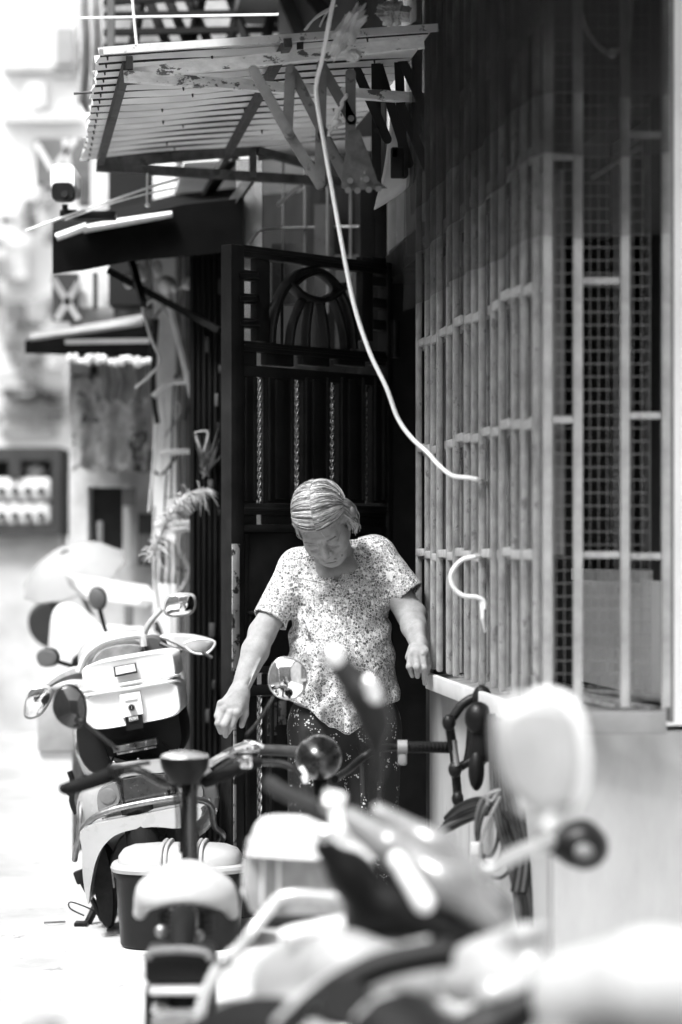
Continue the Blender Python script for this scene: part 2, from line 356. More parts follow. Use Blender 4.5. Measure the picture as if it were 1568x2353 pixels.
for lay, zb in enumerate((2.12, 1.98, 1.82)):                     # three net layers, stepped to imitate shade deepening towards the top
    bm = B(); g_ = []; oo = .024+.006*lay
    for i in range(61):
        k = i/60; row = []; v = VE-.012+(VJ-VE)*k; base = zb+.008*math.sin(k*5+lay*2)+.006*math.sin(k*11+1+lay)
        for j in range(9): row.append(bm.verts.new(U(UC-oo+.006*math.sin(k*40+j*.5+lay)*(1-j/9), v, base+(zshade_roof(v)-base)*j/8)))
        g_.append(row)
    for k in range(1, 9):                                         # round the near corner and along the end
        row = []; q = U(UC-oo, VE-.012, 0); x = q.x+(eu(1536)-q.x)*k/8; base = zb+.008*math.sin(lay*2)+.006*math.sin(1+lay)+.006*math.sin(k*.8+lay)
        for j in range(9): row.append(bm.verts.new(Vector((x, DE-.020-.006*lay, base+(zshade_roof(VE)-base)*j/8))))
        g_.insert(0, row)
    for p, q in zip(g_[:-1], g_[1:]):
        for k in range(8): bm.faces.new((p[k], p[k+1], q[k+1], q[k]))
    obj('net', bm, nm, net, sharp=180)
# hanger and cloth peg inside the upper grille
hk = thing('clothes_hanger', 'pale wire hanger hooked on the bars near the top right', 'hanger', P(1400, 110, 5.6))
bm = B(); tube(bm, [P(1325, -20, 5.6), P(1345, 60, 5.6), P(1375, 105, 5.6), P(1400, 122, 5.6)], .006, 7, 5); tube(bm, [P(1449, -20, 5.6), P(1446, 60, 5.6), P(1440, 100, 5.6), P(1405, 124, 5.6)], .006, 7, 5); obj('wire', bm, mat('hanger_wire', .5, .4), hk)
bm = B(); ell(bm, P(1408, 122, 5.59), (.011, .009, .012)); obj('peg', bm, white_paint, hk)
tag(obj('bamboo_pole', tube(B(), [P(1362, 408, 5.8), P(1470, 340, 5.5)], .006, 8), mat('bamboo', .42, .5)), 'thin pale pole slanting inside the window grille', 'pole')

# ---------------------------------------------------------------- swung-open gate
GA = (P(545, 0, 7.25).x, 7.25); GB = (P(892, 0, 7.75).x, 7.75)
GP = Plane(GA, GB)
gate = thing('metal_gate', 'tall black painted metal gate leaf with arch and twisted rods swung open', 'gate', (GA[0], GA[1], 0))
def gbox(bm, x0, y0, x1, y1, th=.03, off=0.0, slope=None, bev=.002):   # member of the gate between pixel corners, off = towards us
    # y values are given at the left end; the right end follows the gate's perspective
    def yy(x, y):
        a = GP(546, y, 0); return a.z
    za, zb = GP(x0, y0).z, GP(x0, y1).z
    a = GP(x0, y0); b = GP(x1, y0); c = (a+b)/2
    L = Vector((b.x-a.x, b.y-a.y, 0)).length; t = Vector((b.x-a.x, b.y-a.y, 0)).normalized()
    rot = Matrix((t, -GP.n, Vector((0, 0, 1)))).transposed()
    return box(bm, Vector((c.x, c.y, (za+zb)/2))+GP.n*off, (L, th, abs(za-zb)), rot, bev)
YB = 1275+5553*(1.12-.03)/7.25
bm = B(); gbox(bm, 520, 562, 550, YB, .044); obj('stile', bm, gate_paint, gate)
bm = B(); gbox(bm, 520.5, 1250, 537, 1585, .004, .0245, bev=.001); gbox(bm, 524, 1600, 530, 1960, .003, .0242, bev=.0008); obj('peeling_strip', bm, peel, gate)
bm = B(); gbox(bm, 880, 604, 892, YB+12, .044); obj('stile', bm, gate_paint, gate)
def rail(x0, x1, y0, y1, th=.036, off=0.0, name='rail', m=None):
    bm = B(); gbox(bm, x0, y0, x1, y1, th, off); return obj(name, bm, m or gate_paint, gate)
rail(550, 880, 563, 590); rail(550, 880, 783, 806); rail(550, 880, 838, 864, .03); rail(550, 880, 1156, 1182); rail(550, 880, 1205, 1222)
rail(550, 880, 1548-14, 1548); rail(550, 880, 1576, 1600); rail(550, 880, YB-60, YB)
rail(550, 880, 571, 578, .006, .021, 'moulding'); rail(550, 880, 791, 797, .006, .021, 'moulding'); rail(550, 880, 1166, 1172, .006, .021, 'moulding')
# louvres left and right
for ya, yb in ((620, 643), (674, 696), (730, 752)):
    bm = B(); gbox(bm, 550, ya, 584, yb, .03)
    a = GP(551, ya+4, .016); b = GP(594, ya+4, .016); c = GP(599, yb-2, .016); e = GP(551, yb-2, .016); f1 = GP(553, ya+8, .034); f2 = GP(588, ya+8, .034); f3 = GP(592, yb-6, .034); f4 = GP(553, yb-6, .034)
    loft(bm, [[a, b, c, e], [f1, f2, f3, f4]]); obj('louvre', bm, gate_paint, gate)
bm = B(); gbox(bm, 583, 590, 612, 783, .028); obj('stile', bm, gate_paint, gate)
for x in (617, 648):
    bm = B(); tube(bm, [GP(x, 594, -.02), GP(x, 792, -.02)], .005, 8); obj('rod', bm, dark_metal, gate)
bm = B(); gbox(bm, 826, 590, 850, 783, .03); obj('stile', bm, gate_paint, gate)
for ya, yb in ((590, 606), (635, 657), (684, 707), (734, 757)):
    bm = B(); gbox(bm, 850, ya, 880, yb, .032); obj('louvre', bm, gate_paint, gate)
def band(pts, w, th, name, off=0.0, n=5):                        # curved flat bar in the gate's plane
    cp = spl([GP(x, y, 0) for x, y in pts], n); rings = []
    for i, p in enumerate(cp):
        t = (cp[min(i+1, len(cp)-1)]-cp[max(i-1, 0)]).normalized(); s = t.cross(GP.n).normalized()
        q = GP.n; h = w/2
        rings.append([p+q*off+s*h+q*th/2*.55, p+q*off+s*h*.55+q*th/2, p+q*off-s*h*.55+q*th/2, p+q*off-s*h+q*th/2*.55, p+q*off-s*h-q*th/2, p+q*off+s*h-q*th/2])
    return obj(name, loft(B(), rings), gate_paint, gate)
pt = []
for k in range(13):
    a = math.pi*(1-k/12); pt.append((717+95*math.cos(a), 792-175*math.sin(a)+(10*k/12)))
band(pt, .024, .034, 'arch'); band([(676, 655), (700, 636), (729, 627), (757, 637), (778, 662)], .012, .03, 'eye_band', .003)
band([(662, 648), (690, 676), (729, 690), (765, 680), (792, 655)], .02, .036, 'eye_band', .004)
for q in (((697, 690), (684, 718), (673, 750), (667, 796)), ((714, 695), (709, 730), (706, 760), (705, 800)), ((738, 695), (744, 730), (749, 765), (751, 804)), ((767, 688), (780, 720), (790, 760), (795, 806))):
    band(q, .019, .028, 'petal_bar', -.002)
# uprights between the slots, and the twisted rods
for x0, x1 in ((550, 583.5), (605.5, 669), (690.5, 751), (772.5, 833), (849, 880)):
    bm = B(); gbox(bm, x0, 864, x1, 1156, .026); gbox(bm, x0+3, 868, min(x0+9, x1-2), 1150, .01, .017); gbox(bm, max(x1-9, x0+2), 868, x1-3, 1150, .01, .017)
    if x1-x0 > 40: gbox(bm, x0+20, 872, x1-20, 1146, .008, .016)
    obj('stile', bm, gate_paint, gate)
for x0, x1 in ((550, 584), (606, 669), (690, 751), (772, 833), (849, 880)):
    bm = B(); gbox(bm, x0, 806, x1, 838, .026); obj('filler_panel', bm, gate_paint, gate)
    if x0 <= 606:
        bm = B(); gbox(bm, x0, 1182, x1 if x0 < 600 else 880, 1205, .026); obj('filler_panel', bm, gate_paint, gate)
def twist(x, y0, y1, r=.0046, turns=8):
    a = GP(x, y0, .006); b = GP(x, y1, .006); bm = B(); n = turns*12
    for ph in (0, math.pi):                                       # two strands wound round one another
        tube(bm, [a+(b-a)*i/n+(GP.t*math.cos(ph+2*math.pi*turns*i/n)+GP.n*math.sin(ph+2*math.pi*turns*i/n))*r for i in range(n+1)], r*.92, 7)
    return obj('twisted_rod', bm, chrome, gate, sharp=60)
for x in (597, 683, 764, 841): twist(x, 864, 1157)
twist(598, 1600, YB-60, turns=9)
bm = B(); gbox(bm, 600.5, 864, 602.5, 1157, .012, .0); obj('slot_edge', bm, steel, gate)
bm = B(); gbox(bm, 550, 1222, 880, 1534, .014, -.004); gbox(bm, 556, 1228, 566, 1528, .012, .006); obj('kick_panel', bm, gate_paint, gate)
bm = B(); gbox(bm, 562, 1404, 584, 1412, .03, .02); gbox(bm, 566, 1412, 580, 1470, .016, .012); obj('latch', bm, dark_metal, gate)
for x0, x1 in ((550, 585), (607, 660), (672, 880)):
    bm = B(); gbox(bm, x0, 1548, x1, 1576, .026); obj('filler_panel', bm, gate_paint, gate)
    bm = B(); gbox(bm, x0, 1600, x1, YB-60, .026); gbox(bm, x0+4, 1606, x0+12, YB-70, .01, .017); obj('stile', bm, gate_paint, gate)
bm = B(); gbox(bm, 607.5, 1606, 628, 1690, .003, .0146, bev=.0005); gbox(bm, 633, 1610, 650, 1665, .003, .0146, bev=.0005); obj('peeling_strip', bm, mat('peel_patch', .16, .6, var=.3, spots=(.015, 26, .47)), gate)
for z in (.35, 1.75):
    bm = B(); tube(bm, [Vector((GB[0], GB[1], z))+GP.n*.03, Vector((GB[0], GB[1], z+.12))+GP.n*.03], .014, 10); obj('hinge', bm, dark_metal, gate)
# ---------------------------------------------------------------- what stands behind the gate: reeded post, window rods
post = thing('reeded_post', 'weathered reeded timber post behind the open gate', 'post', P(572, 0, 8.45)*1)
post.location.z = 0
bm = B(); a = P(543, 0, 8.45).x; b = P(603, 0, 8.45).x; box(bm, Vector(((a+b)/2, 8.48, 1.25)), (b-a, .03, 2.5)); obj('post_core', bm, mat('old_timber', .03, .7, var=.4, vs=12, stretch=(1, 1, .1)), post)
bm = B(); rw = (b-a)/9; box(bm, Vector((a+rw/2, 8.458, 1.25)), (rw*.72, .014, 2.5), None, .003); r1 = obj('reed', bm, mat('timber_reed', .26, .65, var=.3, vs=14, bump=.3, stretch=(6, 6, .4)), post)
for i in range(1, 9): rep(r1, (rw*i, 0, 0))
rods = thing('window_rods', 'dark iron rods over a window in the far wall above the gate', 'window bars', U(1.05, 8.6, 0))
D2 = 8.6
for x, ya, yb in ((651, 372, 640), (701, 360, 700), (753, 380, 720), (832, 440, 640), (806, 430, 640)):
    bm = B(); tube(bm, [P(x, ya, D2), P(x, yb, D2)], .0045, 7); obj('rod', bm, mat('iron_rod', .12, .5), rods)
bm = B(); tube(bm, [P(570, 562, 7.95), P(590, 538, 8.0), P(612, 527, 8.1), P(700, 523, D2), P(862, 520, D2)], .0042, 7, 5); obj('rod', bm, mat('rod_pale', .3, .5), rods)
bm = B(); tube(bm, [P(640, 470, 8.1), P(668, 445, 8.05), P(694, 426, 8.0)], .007, 7, 3); obj('rod', bm, mat('rod_pale', .3), rods)
bm = B(); slab(bm, 625, 560, 706, 700, 8.6, .03); slab(bm, 722, 470, 768, 690, 8.62, .03); slab(bm, 770, 585, 850, 800, 8.6, .03); obj('pane', bm, mat('dusty_pane', .05, .3, var=.4, vs=5), rods)
shrt = tag(obj('hanging_cloth', slab(B(), 828, 430, 862, 640, 8.0, .02, .004), mat('cloth_grey', .04, .9)), 'dark cloth strip hanging beside the tiles above the gate', 'cloth')
# ================================================================ AWNING over the door
NO = P(230, 113, 6.4); FO = P(188, 366, 8.15); NW = P(960, 62, 6.50)
aw = thing('corrugated_awning', 'pale corrugated sheet awning on peeling brackets above the doorway', 'awning', U(1.1, 6.4, 2.3))
ds = FO-NO; dt = (NW-NO)*(1.06)
nrm = ds.cross(dt).normalized()
if nrm.z < 0: nrm = -nrm
def A(s, t, off=0): return NO+ds*s+dt*t+nrm*off
bm = B(); nr = 17; prof = []
rs = random.Random(3)
for i in range(nr):
    for fr, hh in ((0, 0), (.88, .0), (.90, .020), (.97, .020)): prof.append(((i+fr)/nr, hh))
prof.append((1.0, 0))
nt_ = 26; vs = []
for s, hh in prof:
    row = []
    jag = rs.uniform(-.008, .012)
    for k in range(nt_+1):
        t = k/nt_
        row.append(bm.verts.new(A(s, t+(jag if k == 0 else 0), hh+.004*math.sin(t*9+s*5))))
    vs.append(row)
for a, b in zip(vs[:-1], vs[1:]):
    for k in range(nt_): bm.faces.new((a[k], a[k+1], b[k+1], b[k]))
ex = bmesh.ops.extrude_face_region(bm, geom=list(bm.faces)); bmesh.ops.translate(bm, vec=nrm*.0022, verts=[v for v in ex['geom'] if isinstance(v, bmesh.types.BMVert)])
obj('corrugated_sheet', bm, sheet_m, aw, sharp=20)
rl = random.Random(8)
for i in range(nr):                                              # dark strips painted in for the shade inside the grooves
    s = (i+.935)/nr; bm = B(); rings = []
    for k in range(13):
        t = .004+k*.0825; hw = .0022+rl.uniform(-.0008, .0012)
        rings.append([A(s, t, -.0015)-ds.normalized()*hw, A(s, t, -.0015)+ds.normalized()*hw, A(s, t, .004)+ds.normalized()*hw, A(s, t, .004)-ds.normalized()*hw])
    obj('groove_shade', loft(bm, rings), mat('groove_shade_dark', .035, .8, var=.6, vs=20), aw)
bm = B()                                                         # roofing nails and drips along the ribs
for i in range(nr):
    for t in (.025, .30, .58, .86):
        if t > .1 and rs.random() < .35: continue
        c = A((i+.78+rs.uniform(-.06, .06))/nr, t+rs.uniform(-.06, .06)*(t > .1), -.002); tube(bm, [c, c-nrm*.012], [.0035, .002], 5)
tag(obj('roofing_nails', bm, mat('rust_nail', .05, .8), aw), kind='stuff')
bm = B(); bar(bm, A(-.012, 0.008, -.01), A(-.012, 1.0, -.01), .012, .02, nrm); obj('edge_angle', bm, mat('angle_paint', .55, .5, var=.2, vs=12, spots=(.15, 18, .62)), aw)
def AP(x, y, off=-.02):                                          # pixel on the awning's underside
    r = Vector(((x-784)/F, 1, (1275-y)/F)); o = Vector((0, 0, H)); q = A(0, 0, off)
    k = (q-o).dot(nrm)/r.dot(nrm); return o+r*k
for pa, pb in (((292, 150), (231, 372)), ((662, 98), (470, 452))):
    bm = B(); bar(bm, AP(*pa, -.024), AP(*pb, -.024), .022, .024, nrm); obj('purlin', bm, rust, aw)
bm = B(); bar(bm, AP(286, 172, -.045), AP(975, 98, -.045), .026, .03, nrm); obj('bracket_arm', bm, peel_white, aw)
a = AP(290, 176, -.06); b = UP(985, 235, 1.1); b = P(985, 228, 7.0)
bm = B(); bar(bm, a, b, .026, .028, nrm); obj('bracket_strut', bm, peel_white, aw)
bm = B(); bar(bm, P(298, 130, 6.5), P(298, 160, 6.5), .018, .018); bar(bm, P(690, 88, 6.55), P(690, 118, 6.55), .018, .018); obj('bracket_stub', bm, rust, aw)
a = P(222, 383, 8.15)
bm = B(); bar(bm, P(224, 376, 8.15), P(592, 346, 8.22), .035, .030); obj('bracket_arm', bm, rust, aw)
bm = B(); bar(bm, a, P(850, 423, 8.28), .034, .03); obj('bracket_strut', bm, rust, aw)
bm = B(); bar(bm, P(582, 345, 8.2), P(582, 408, 8.2), .026, .034, (0, 1, 0)); obj('bracket_stub', bm, rust, aw)
bm = B(); bar(bm, P(592, 346, 8.2), P(745, 388, 8.27), .03, .026); obj('bracket_brace', bm, rust, aw)
bm = B(); bar(bm, P(592, 352, 8.24), P(870, 330, 8.3), .02, .05); obj('bracket_fascia', bm, mat('fascia', .18, .6, var=.4), aw)
bm = B(); tube(bm, [P(170, 215, 7.0), P(212, 212, 7.0)], .004, 6); obj('tie_rod', bm, rust, aw)
# second, lower sheet behind
aw2 = thing('corrugated_awning', 'smaller corrugated sheet seen below the main awning, over the timber post', 'awning', P(520, 400, 8.4))
n0, f0, w0 = P(425, 375, 8.5), P(396, 462, 9.7), P(760, 352, 8.6)
bm = B(); d1 = f0-n0; d2 = w0-n0; n2 = d1.cross(d2).normalized(); n2 = n2 if n2.z > 0 else -n2; rings = []
for i in range(9):
    for fr, hh in ((0, 0), (.86, 0), (.88, .02), (.97, .02)):
        s = (i+fr)/9; rings.append([bm.verts.new(n0+d1*s+d2*t+n2*hh) for t in (0, .33, .66, 1)])
for a, b in zip(rings[:-1], rings[1:]):
    for k in range(3): bm.faces.new((a[k], a[k+1], b[k+1], b[k]))
ex = bmesh.ops.extrude_face_region(bm, geom=list(bm.faces)); bmesh.ops.translate(bm, vec=n2*.002, verts=[v for v in ex['geom'] if isinstance(v, bmesh.types.BMVert)])
obj('corrugated_sheet', bm, sheet_m, aw2, sharp=20)
bm = B(); bar(bm, P(540, 338, 8.5)-n2*.02, P(465, 452, 9.5)-n2*.02, .03, .03, n2); bar(bm, P(575, 412, 8.4), P(537, 465, 8.42), .03, .03); obj('purlin', bm, rust, aw2)

# white triangular gutter piece and wall bits under the awning's right end
tag(obj('folded_tarp', pillow(B(), loop_pts([P(x, y, 7.02) for x, y in ((905, 235), (978, 255), (978, 380), (940, 430), (868, 478), (862, 470), (880, 400), (895, 300))], 3), (0, 1, 0), .05), mat('tarp', .6, .7, var=.15, vs=6, bump=.2)), 'pale folded tarpaulin tucked under the awning beside the doorway', 'tarpaulin')

# ---------------------------------------------------------------- folding lattice arm
def lattice(name, label, bars, m, d0, plates=()):
    t = thing(name, label, 'folding trellis', P(bars[0][0], bars[0][1], d0))
    for i, (xa, ya, xb, yb, dd) in enumerate(bars):
        bm = B(); a = P(xa, ya, d0+dd); b = P(xb, yb, d0+dd); ax = (b-a).normalized()
        s = ax.cross(Vector((0, 1, 0))).normalized(); w = .0135; rings = []
        for q in (-.0035, .0035):
            r = []
            for k in range(9): an = math.pi*k/8; r.append(b+ax*(w*math.sin(an))+s*(w*math.cos(an))+Vector((0, q, 0)))
            for k in range(9): an = math.pi*k/8; r.append(a-ax*(w*math.sin(an))-s*(w*math.cos(an))+Vector((0, q, 0)))
            rings.append(r)
        loft(bm, rings); o = obj('arm', bm, m, t)
    for x, y in plates:
        bm = B(); tube(bm, [P(x, y, d0-.012), P(x, y, d0+.02)], .0085, 10); obj('pivot', bm, m, t)
    return t
lat_m = mat('lattice_paint', .11, .55, var=.25, vs=22, bump=.2, spots=(.05, 24, .62))
lattice('folding_trellis', 'grey zigzag folding arm hanging in front of the awning beside the white cable', [
    (583, 162, 664, 306, 0), (668, 160, 661, 302, .009), (674, 168, 800, 418, .018), (664, 308, 736, 424, .009), (740, 150, 735, 424, 0), (744, 160, 808, 275, .009),
    (742, 310, 800, 418, 0), (806, 170, 806, 420, .009)], lat_m, 6.2, ((667, 160), (663, 300), (739, 148), (738, 288), (736, 425), (807, 272), (802, 420)))
lattice('folding_trellis', 'near black zigzag end of the folding arm against the window grille', [
    (822, 165, 890, 320, 0), (864, 100, 866, 425, .009), (870, 150, 940, 375, .018), (915, 100, 928, 400, .009), (905, 95, 985, 270, 0), (956, 60, 958, 300, .018), (925, 250, 985, 390, .0)],
    mat('lattice_black', .018, .7, var=.4, bump=.2), 6.95, ((864, 110), (866, 300), (928, 395)))
pl = thing('pivot_plate', 'rusty flared end plate hanging from the folding arm', 'metal plate', P(845, 380, 6.03))
bm = B(); prism(bm, [P(x, y, 6.032) for x, y in ((800, 300), (826, 296), (868, 415), (890, 432), (800, 438), (784, 430))], (0, .006, 0)); obj('plate', bm, mat('plate_rust', .09, .6, var=.4, vs=30, bump=.4, spots=(.3, 24, .66)), pl)
for x, y in ((805, 415), (842, 412), (800, 437), (822, 438), (848, 436), (870, 434)):
    bm = B(); tube(bm, [P(x, y, 6.02), P(x, y, 6.04)], .008, 10); obj('bolt', bm, mat('bolt', .14, .4, metal=.6), pl)
bm = B(); box(bm, P(913, 375, 6.42), (.035, .02, .08), None, .004); box(bm, P(908, 352, 6.42), (.018, .02, .03), None, .003); tag(obj('catch_box', bm, black), 'small black catch hanging from the dark end of the folding arm', 'catch')
rp = []
for k in range(14): rp.append(P(796-k*3.2+2*math.sin(k*2), 215+k*7.6, 6.2))
bm = B(); tube(bm, rp, [.0045+.0016*(k % 2) for k in range(14)], 7, 3); ell(bm, P(774, 282, 6.2), (.014, .012, .011)); tag(obj('rope', bm, mat('rope', .62, .9, bump=.5, bs=300)), 'short twisted pale rope knotted on the folding arm', 'rope')

# ---------------------------------------------------------------- white cable
cab = mat('cable_white', .8, .3, var=.03)
bm = B(); tube(bm, [P(775, -40, 6.05), P(757, 50, 6.05), P(741, 135, 6.08), P(728, 190, 6.1), P(729, 235, 6.1), P(745, 330, 6.12), P(768, 460, 6.12), P(786, 560, 6.12), P(814, 700, 6.14), P(850, 810, 6.15), P(888, 890, 6.15), P(914, 960, 6.16), P(945, 1005, 6.15), P(983, 1040, 6.12), P(1008, 1068, 6.08), P(1040, 1093, 6.02), P(1080, 1098, 5.98), P(1104, 1104, 5.96), P(1122, 1112, 6.3)], .0058, 10, 6)
tag(obj('cable', bm, cab), 'long white cable looping down from the roof into the window grille', 'cable')
bm = B(); tube(bm, [P(1122, 1283, 6.3), P(1100, 1279, 5.95), P(1066, 1285, 5.93), P(1044, 1305, 5.93), P(1036, 1326, 5.93), P(1044, 1352, 5.93), P(1066, 1369, 5.93), P(1095, 1372, 5.93), P(1112, 1382, 5.93), P(1114, 1400, 5.93)], .0058, 10, 6)
tube(bm, [P(1108, 1382, 5.935), P(1110, 1420, 5.93), P(1116, 1452, 5.95)], [.0068, .006, .0035], 8)
tag(obj('cable', bm, cab), 'short white cable end hooked through the grille bars lower down', 'cable')

# ---------------------------------------------------------------- crumpled plastic bag above the awning
def crumple(name, label, cat, c, r, rot, m, amp, seed, grp=None):
    bm = B(); bmesh.ops.create_icosphere(bm, subdivisions=5, radius=1.0); rr = random.Random(seed)
    ph = [(Vector((rr.gauss(0, 1), rr.gauss(0, 1), rr.gauss(0, 1)))*k, rr.uniform(0, 6)) for k in (2, 3, 3, 4, 5, 6, 7, 9)]
    for v in bm.verts:
        n = v.co.copy(); q = 1+sum(amp/(1+.35*i)*abs(math.sin(n.dot(f)+p)) for i, (f, p) in enumerate(ph)); n *= q
        v.co = Vector(c)+rot @ Vector((n.x*r[0], n.y*r[1], n.z*r[2]))
    return tag(obj(name, bm, m, sharp=180), label, cat, grp)
film = mat('plastic_film', .85, .3, var=.12, vs=12, trans=.5)
crumple('plastic_bag', 'crumpled translucent plastic bag stuffed above the awning by the cable', 'plastic bag', P(800, 68, 6.15), (.042, .05, .115), Matrix.Rotation(R(32), 3, 'Y'), film, -.16, 2)
crumple('plastic_bag', 'greyer crumpled plastic sheet beside the grille above the folding arm', 'plastic bag', P(905, 30, 6.3), (.07, .05, .055), Matrix.Rotation(R(12), 3, 'Y'), mat('film_grey', .5, .4, var=.6, vs=16, trans=.2), -.16, 5)
crumple('plastic_bag', 'small knotted bag end hanging below the crumpled plastic', 'plastic bag', P(812, 128, 6.1), (.030, .03, .022), Matrix.Rotation(R(-20), 3, 'Y'), mat('film_mid', .7, .4, var=.4, vs=20, trans=.2), -.14, 8)
for i, q in enumerate((((700, 70), (718, 48), (745, 30), (768, 18)), ((704, 68), (725, 40), (752, 22), (775, 12)), ((735, 62), (745, 40), (762, 10), (765, -20)))):
    bm = B(); tube(bm, [P(x, y, 6.3+i*.02) for x, y in q], .003, 6, 4); tag(obj('thin_wire', bm, mat('wire_pale', .6, .5)), ('thin pale wire arching up left of the white cable', 'second thin pale wire arching just above the first', 'thin wire rising behind the white cable at the top')[i], 'wire')

# ---------------------------------------------------------------- latticed roof behind the awning, top
rf = thing('lattice_roof', 'dark latticed roof frame with light showing through, behind the awning', 'roof', P(450, 50, 9.5))
bm = B(); a = P(200, 0, 9.2); 
for xa, ya, xb, yb in ((240, 5, 700, -20), (240, 36, 720, 28), (240, 75, 720, 66), (240, 108, 720, 100)):
    bm = B(); bar(bm, P(xa, ya, 9.2), P(xb, yb, 9.4), .04, .022); obj('batten', bm, mat('roof_timber', .015, .8), rf)
for xa, xb in ((330, 400), (375, 450), (420, 500), (330, 300), (470, 430), (520, 585), (560, 520), (610, 690), (640, 600)):
    bm = B(); bar(bm, P(xa, -30, 9.35), P(xb, 140, 9.3), .03, .03); obj('rafter', bm, mat('roof_timber', .03), rf)
bm = B(); slab(bm, 246, -40, 700, 140, 9.75, .02); obj('roof_sheet', bm, mat('roof_film', .32, .8, var=.6, vs=5, trans=.3), rf)
bm = B(); slab(bm, 640, -60, 830, 120, 9.0, .1); bw_ = obj('wall_panel', bm, mat('grey_wall', .12, .8, var=.2), rf)
bm = B(); bar(bm, P(655, -10, 8.95), P(690, 75, 8.95), .04, .05); obj('brace', bm, mat('roof_timber', .03), rf)
bm = B(); bar(bm, P(716, -10, 8.95), P(755, 40, 8.95), .04, .05); obj('brace', bm, mat('roof_timber', .03), rf)
bm = B(); slab(bm, 246, -30, 262, 170, 8.9, .05); obj('end_post', bm, mat('post_dark', .1, .8), rf)

# ---------------------------------------------------------------- wires on the left
wl = mat('wire_white', .85, .5)
for pts, r, lab in ((((-30, 41), (130, 42), (350, 38), (640, 33)), .0035, 'pale clothes line stretched level across the top left'),
                    (((303, -20), (309, 50), (315, 107)), .004, 'thin pale tie dropping straight to the top edge of the awning'),
                    (((60, 530), (180, 487), (260, 460), (345, 430), (415, 410)), .0045, 'pale cable rising from the camera to the lower awning'),
                    (((150, 505), (240, 473), (330, 447), (405, 432)), .003, 'thinner pale cable just below the rising cable')):
    bm = B(); dd = 7.6 if pts[0][1] < 300 else 8.1
    tube(bm, [P(x, y, dd) for x, y in pts], r, 7, 5); tag(obj('cable', bm, wl), lab, 'cable')
bm = B(); tube(bm, [P(339, 398, 8.0), P(338, 440, 8.0), P(338, 476, 8.0)], .0035, 6); ell(bm, P(339, 472, 8.0), (.009, .009, .007)); tag(obj('drop_wire', bm, wl), 'short pale wire dropping from the bracket to the dark canopy', 'wire')

# ---------------------------------------------------------------- security camera
cc = thing('security_camera', 'white and black bullet security camera on the dark canopy', 'camera', P(150, 500, 8.1))
rg = []
for y, s in ((8.05, 1.0), (8.06, 1.03), (8.26, 1.0), (8.28, .9)): rg.append(sring(P(148, 418, 8.1)+Vector((0, y-8.1, .008)), (1, 0, 0), (0, 0, 1), .041*s, .046*s, 24, 4))
obj('housing', loft(B(), rg), white_paint, cc)
rg = []
for y, s in ((8.035, .95), (8.04, 1), (8.09, 1)): rg.append(sring(P(149, 446, 8.1)+Vector((0, y-8.1, 0)), (1, 0, 0), (0, 0, 1), .037*s, .030*s, 24, 4))
fp = obj('face_plate', loft(B(), rg), black, cc)
obj('lens', disc(B(), P(149, 446, 8.03), (0, -1, 0), .012, .012), gloss_black, fp)
bm = B(); tube(bm, [P(150, 470, 8.15), P(150, 498, 8.15)], .010, 8); box(bm, P(160, 494, 8.15), (.06, .06, .03), None, .006); obj('bracket', bm, dark_metal, cc)
bm = B(); slab(bm, 140, 484, 265, 503, 8.14, .06, .004); obj('mounting_bar', bm, black, cc)

# ================================================================ NEIGHBOURING FRONTS down the alley (out of focus)
cn = thing('dark_canopy', 'dark sagging shop canopy with a bright white strip on top', 'canopy', P(330, 560, 8.9))
bm = B(); rings = []
for x, yt, yb in ((121, 532, 628), (190, 520, 622), (300, 500, 600), (420, 470, 590), (560, 455, 575)): rings.append([P(x, yt, 8.4), P(x, yt-28, 9.6), P(x, yb-40, 9.6), P(x, yb, 8.42)])
obj('canopy_sheet', loft(B(), rings), mat('canopy_dark', .006, .9, var=.5, vs=6, spec=.05), cn); bm.free()
bm = B(); tube(bm, [P(192, 527, 8.38), P(280, 511, 8.38), P(396, 492, 8.38)], [.02, .022, .016], 10, 4, flat=.7); obj('edge_strip', bm, white_paint, cn)
bm = B(); tube(bm, [P(130, 545, 8.37), P(200, 520, 8.37)], .014, 8); obj('edge_strip', bm, white_paint, cn)
for xa, ya, xb, yb in ((250, 622, 505, 760), (300, 590, 330, 700)):
    bm = B(); bar(bm, P(xa, ya, 8.7), P(xb, yb, 8.5), .022, .022); obj('strut', bm, dark_metal, cn)
sh = thing('shutter_post', 'dark ribbed shutter column between the gate and the pale shopfront', 'shutter', P(485, 1900, 8.6)*1); sh.location.z = 0
dk = mat('shutter_dark', .008, .6, var=.5, vs=8, stretch=(4, 4, .6), bump=.2)
bm = B(); slab(bm, 436, 560, 548, 1960, 8.62, .3); obj('shutter_core', bm, dk, sh)
for i, x in enumerate(range(440, 544, 13)):
    bm = B(); slab(bm, x, 562, x+7, 1955, 8.59+.01*(i % 2), .03, .004); obj('rib', bm, dk, sh)
rr = random.Random(5)
for k in range(16):
    y = 640+k*66; bm = B(); x = rr.uniform(470, 520); slab(bm, x, y, x+rr.uniform(6, 14), y+rr.uniform(16, 40), 8.56, .02, .003); obj('hanging_tag', bm, mat('tag_grey_%d' % (k % 3), (.05, .12, .03)[k % 3], .7), sh)

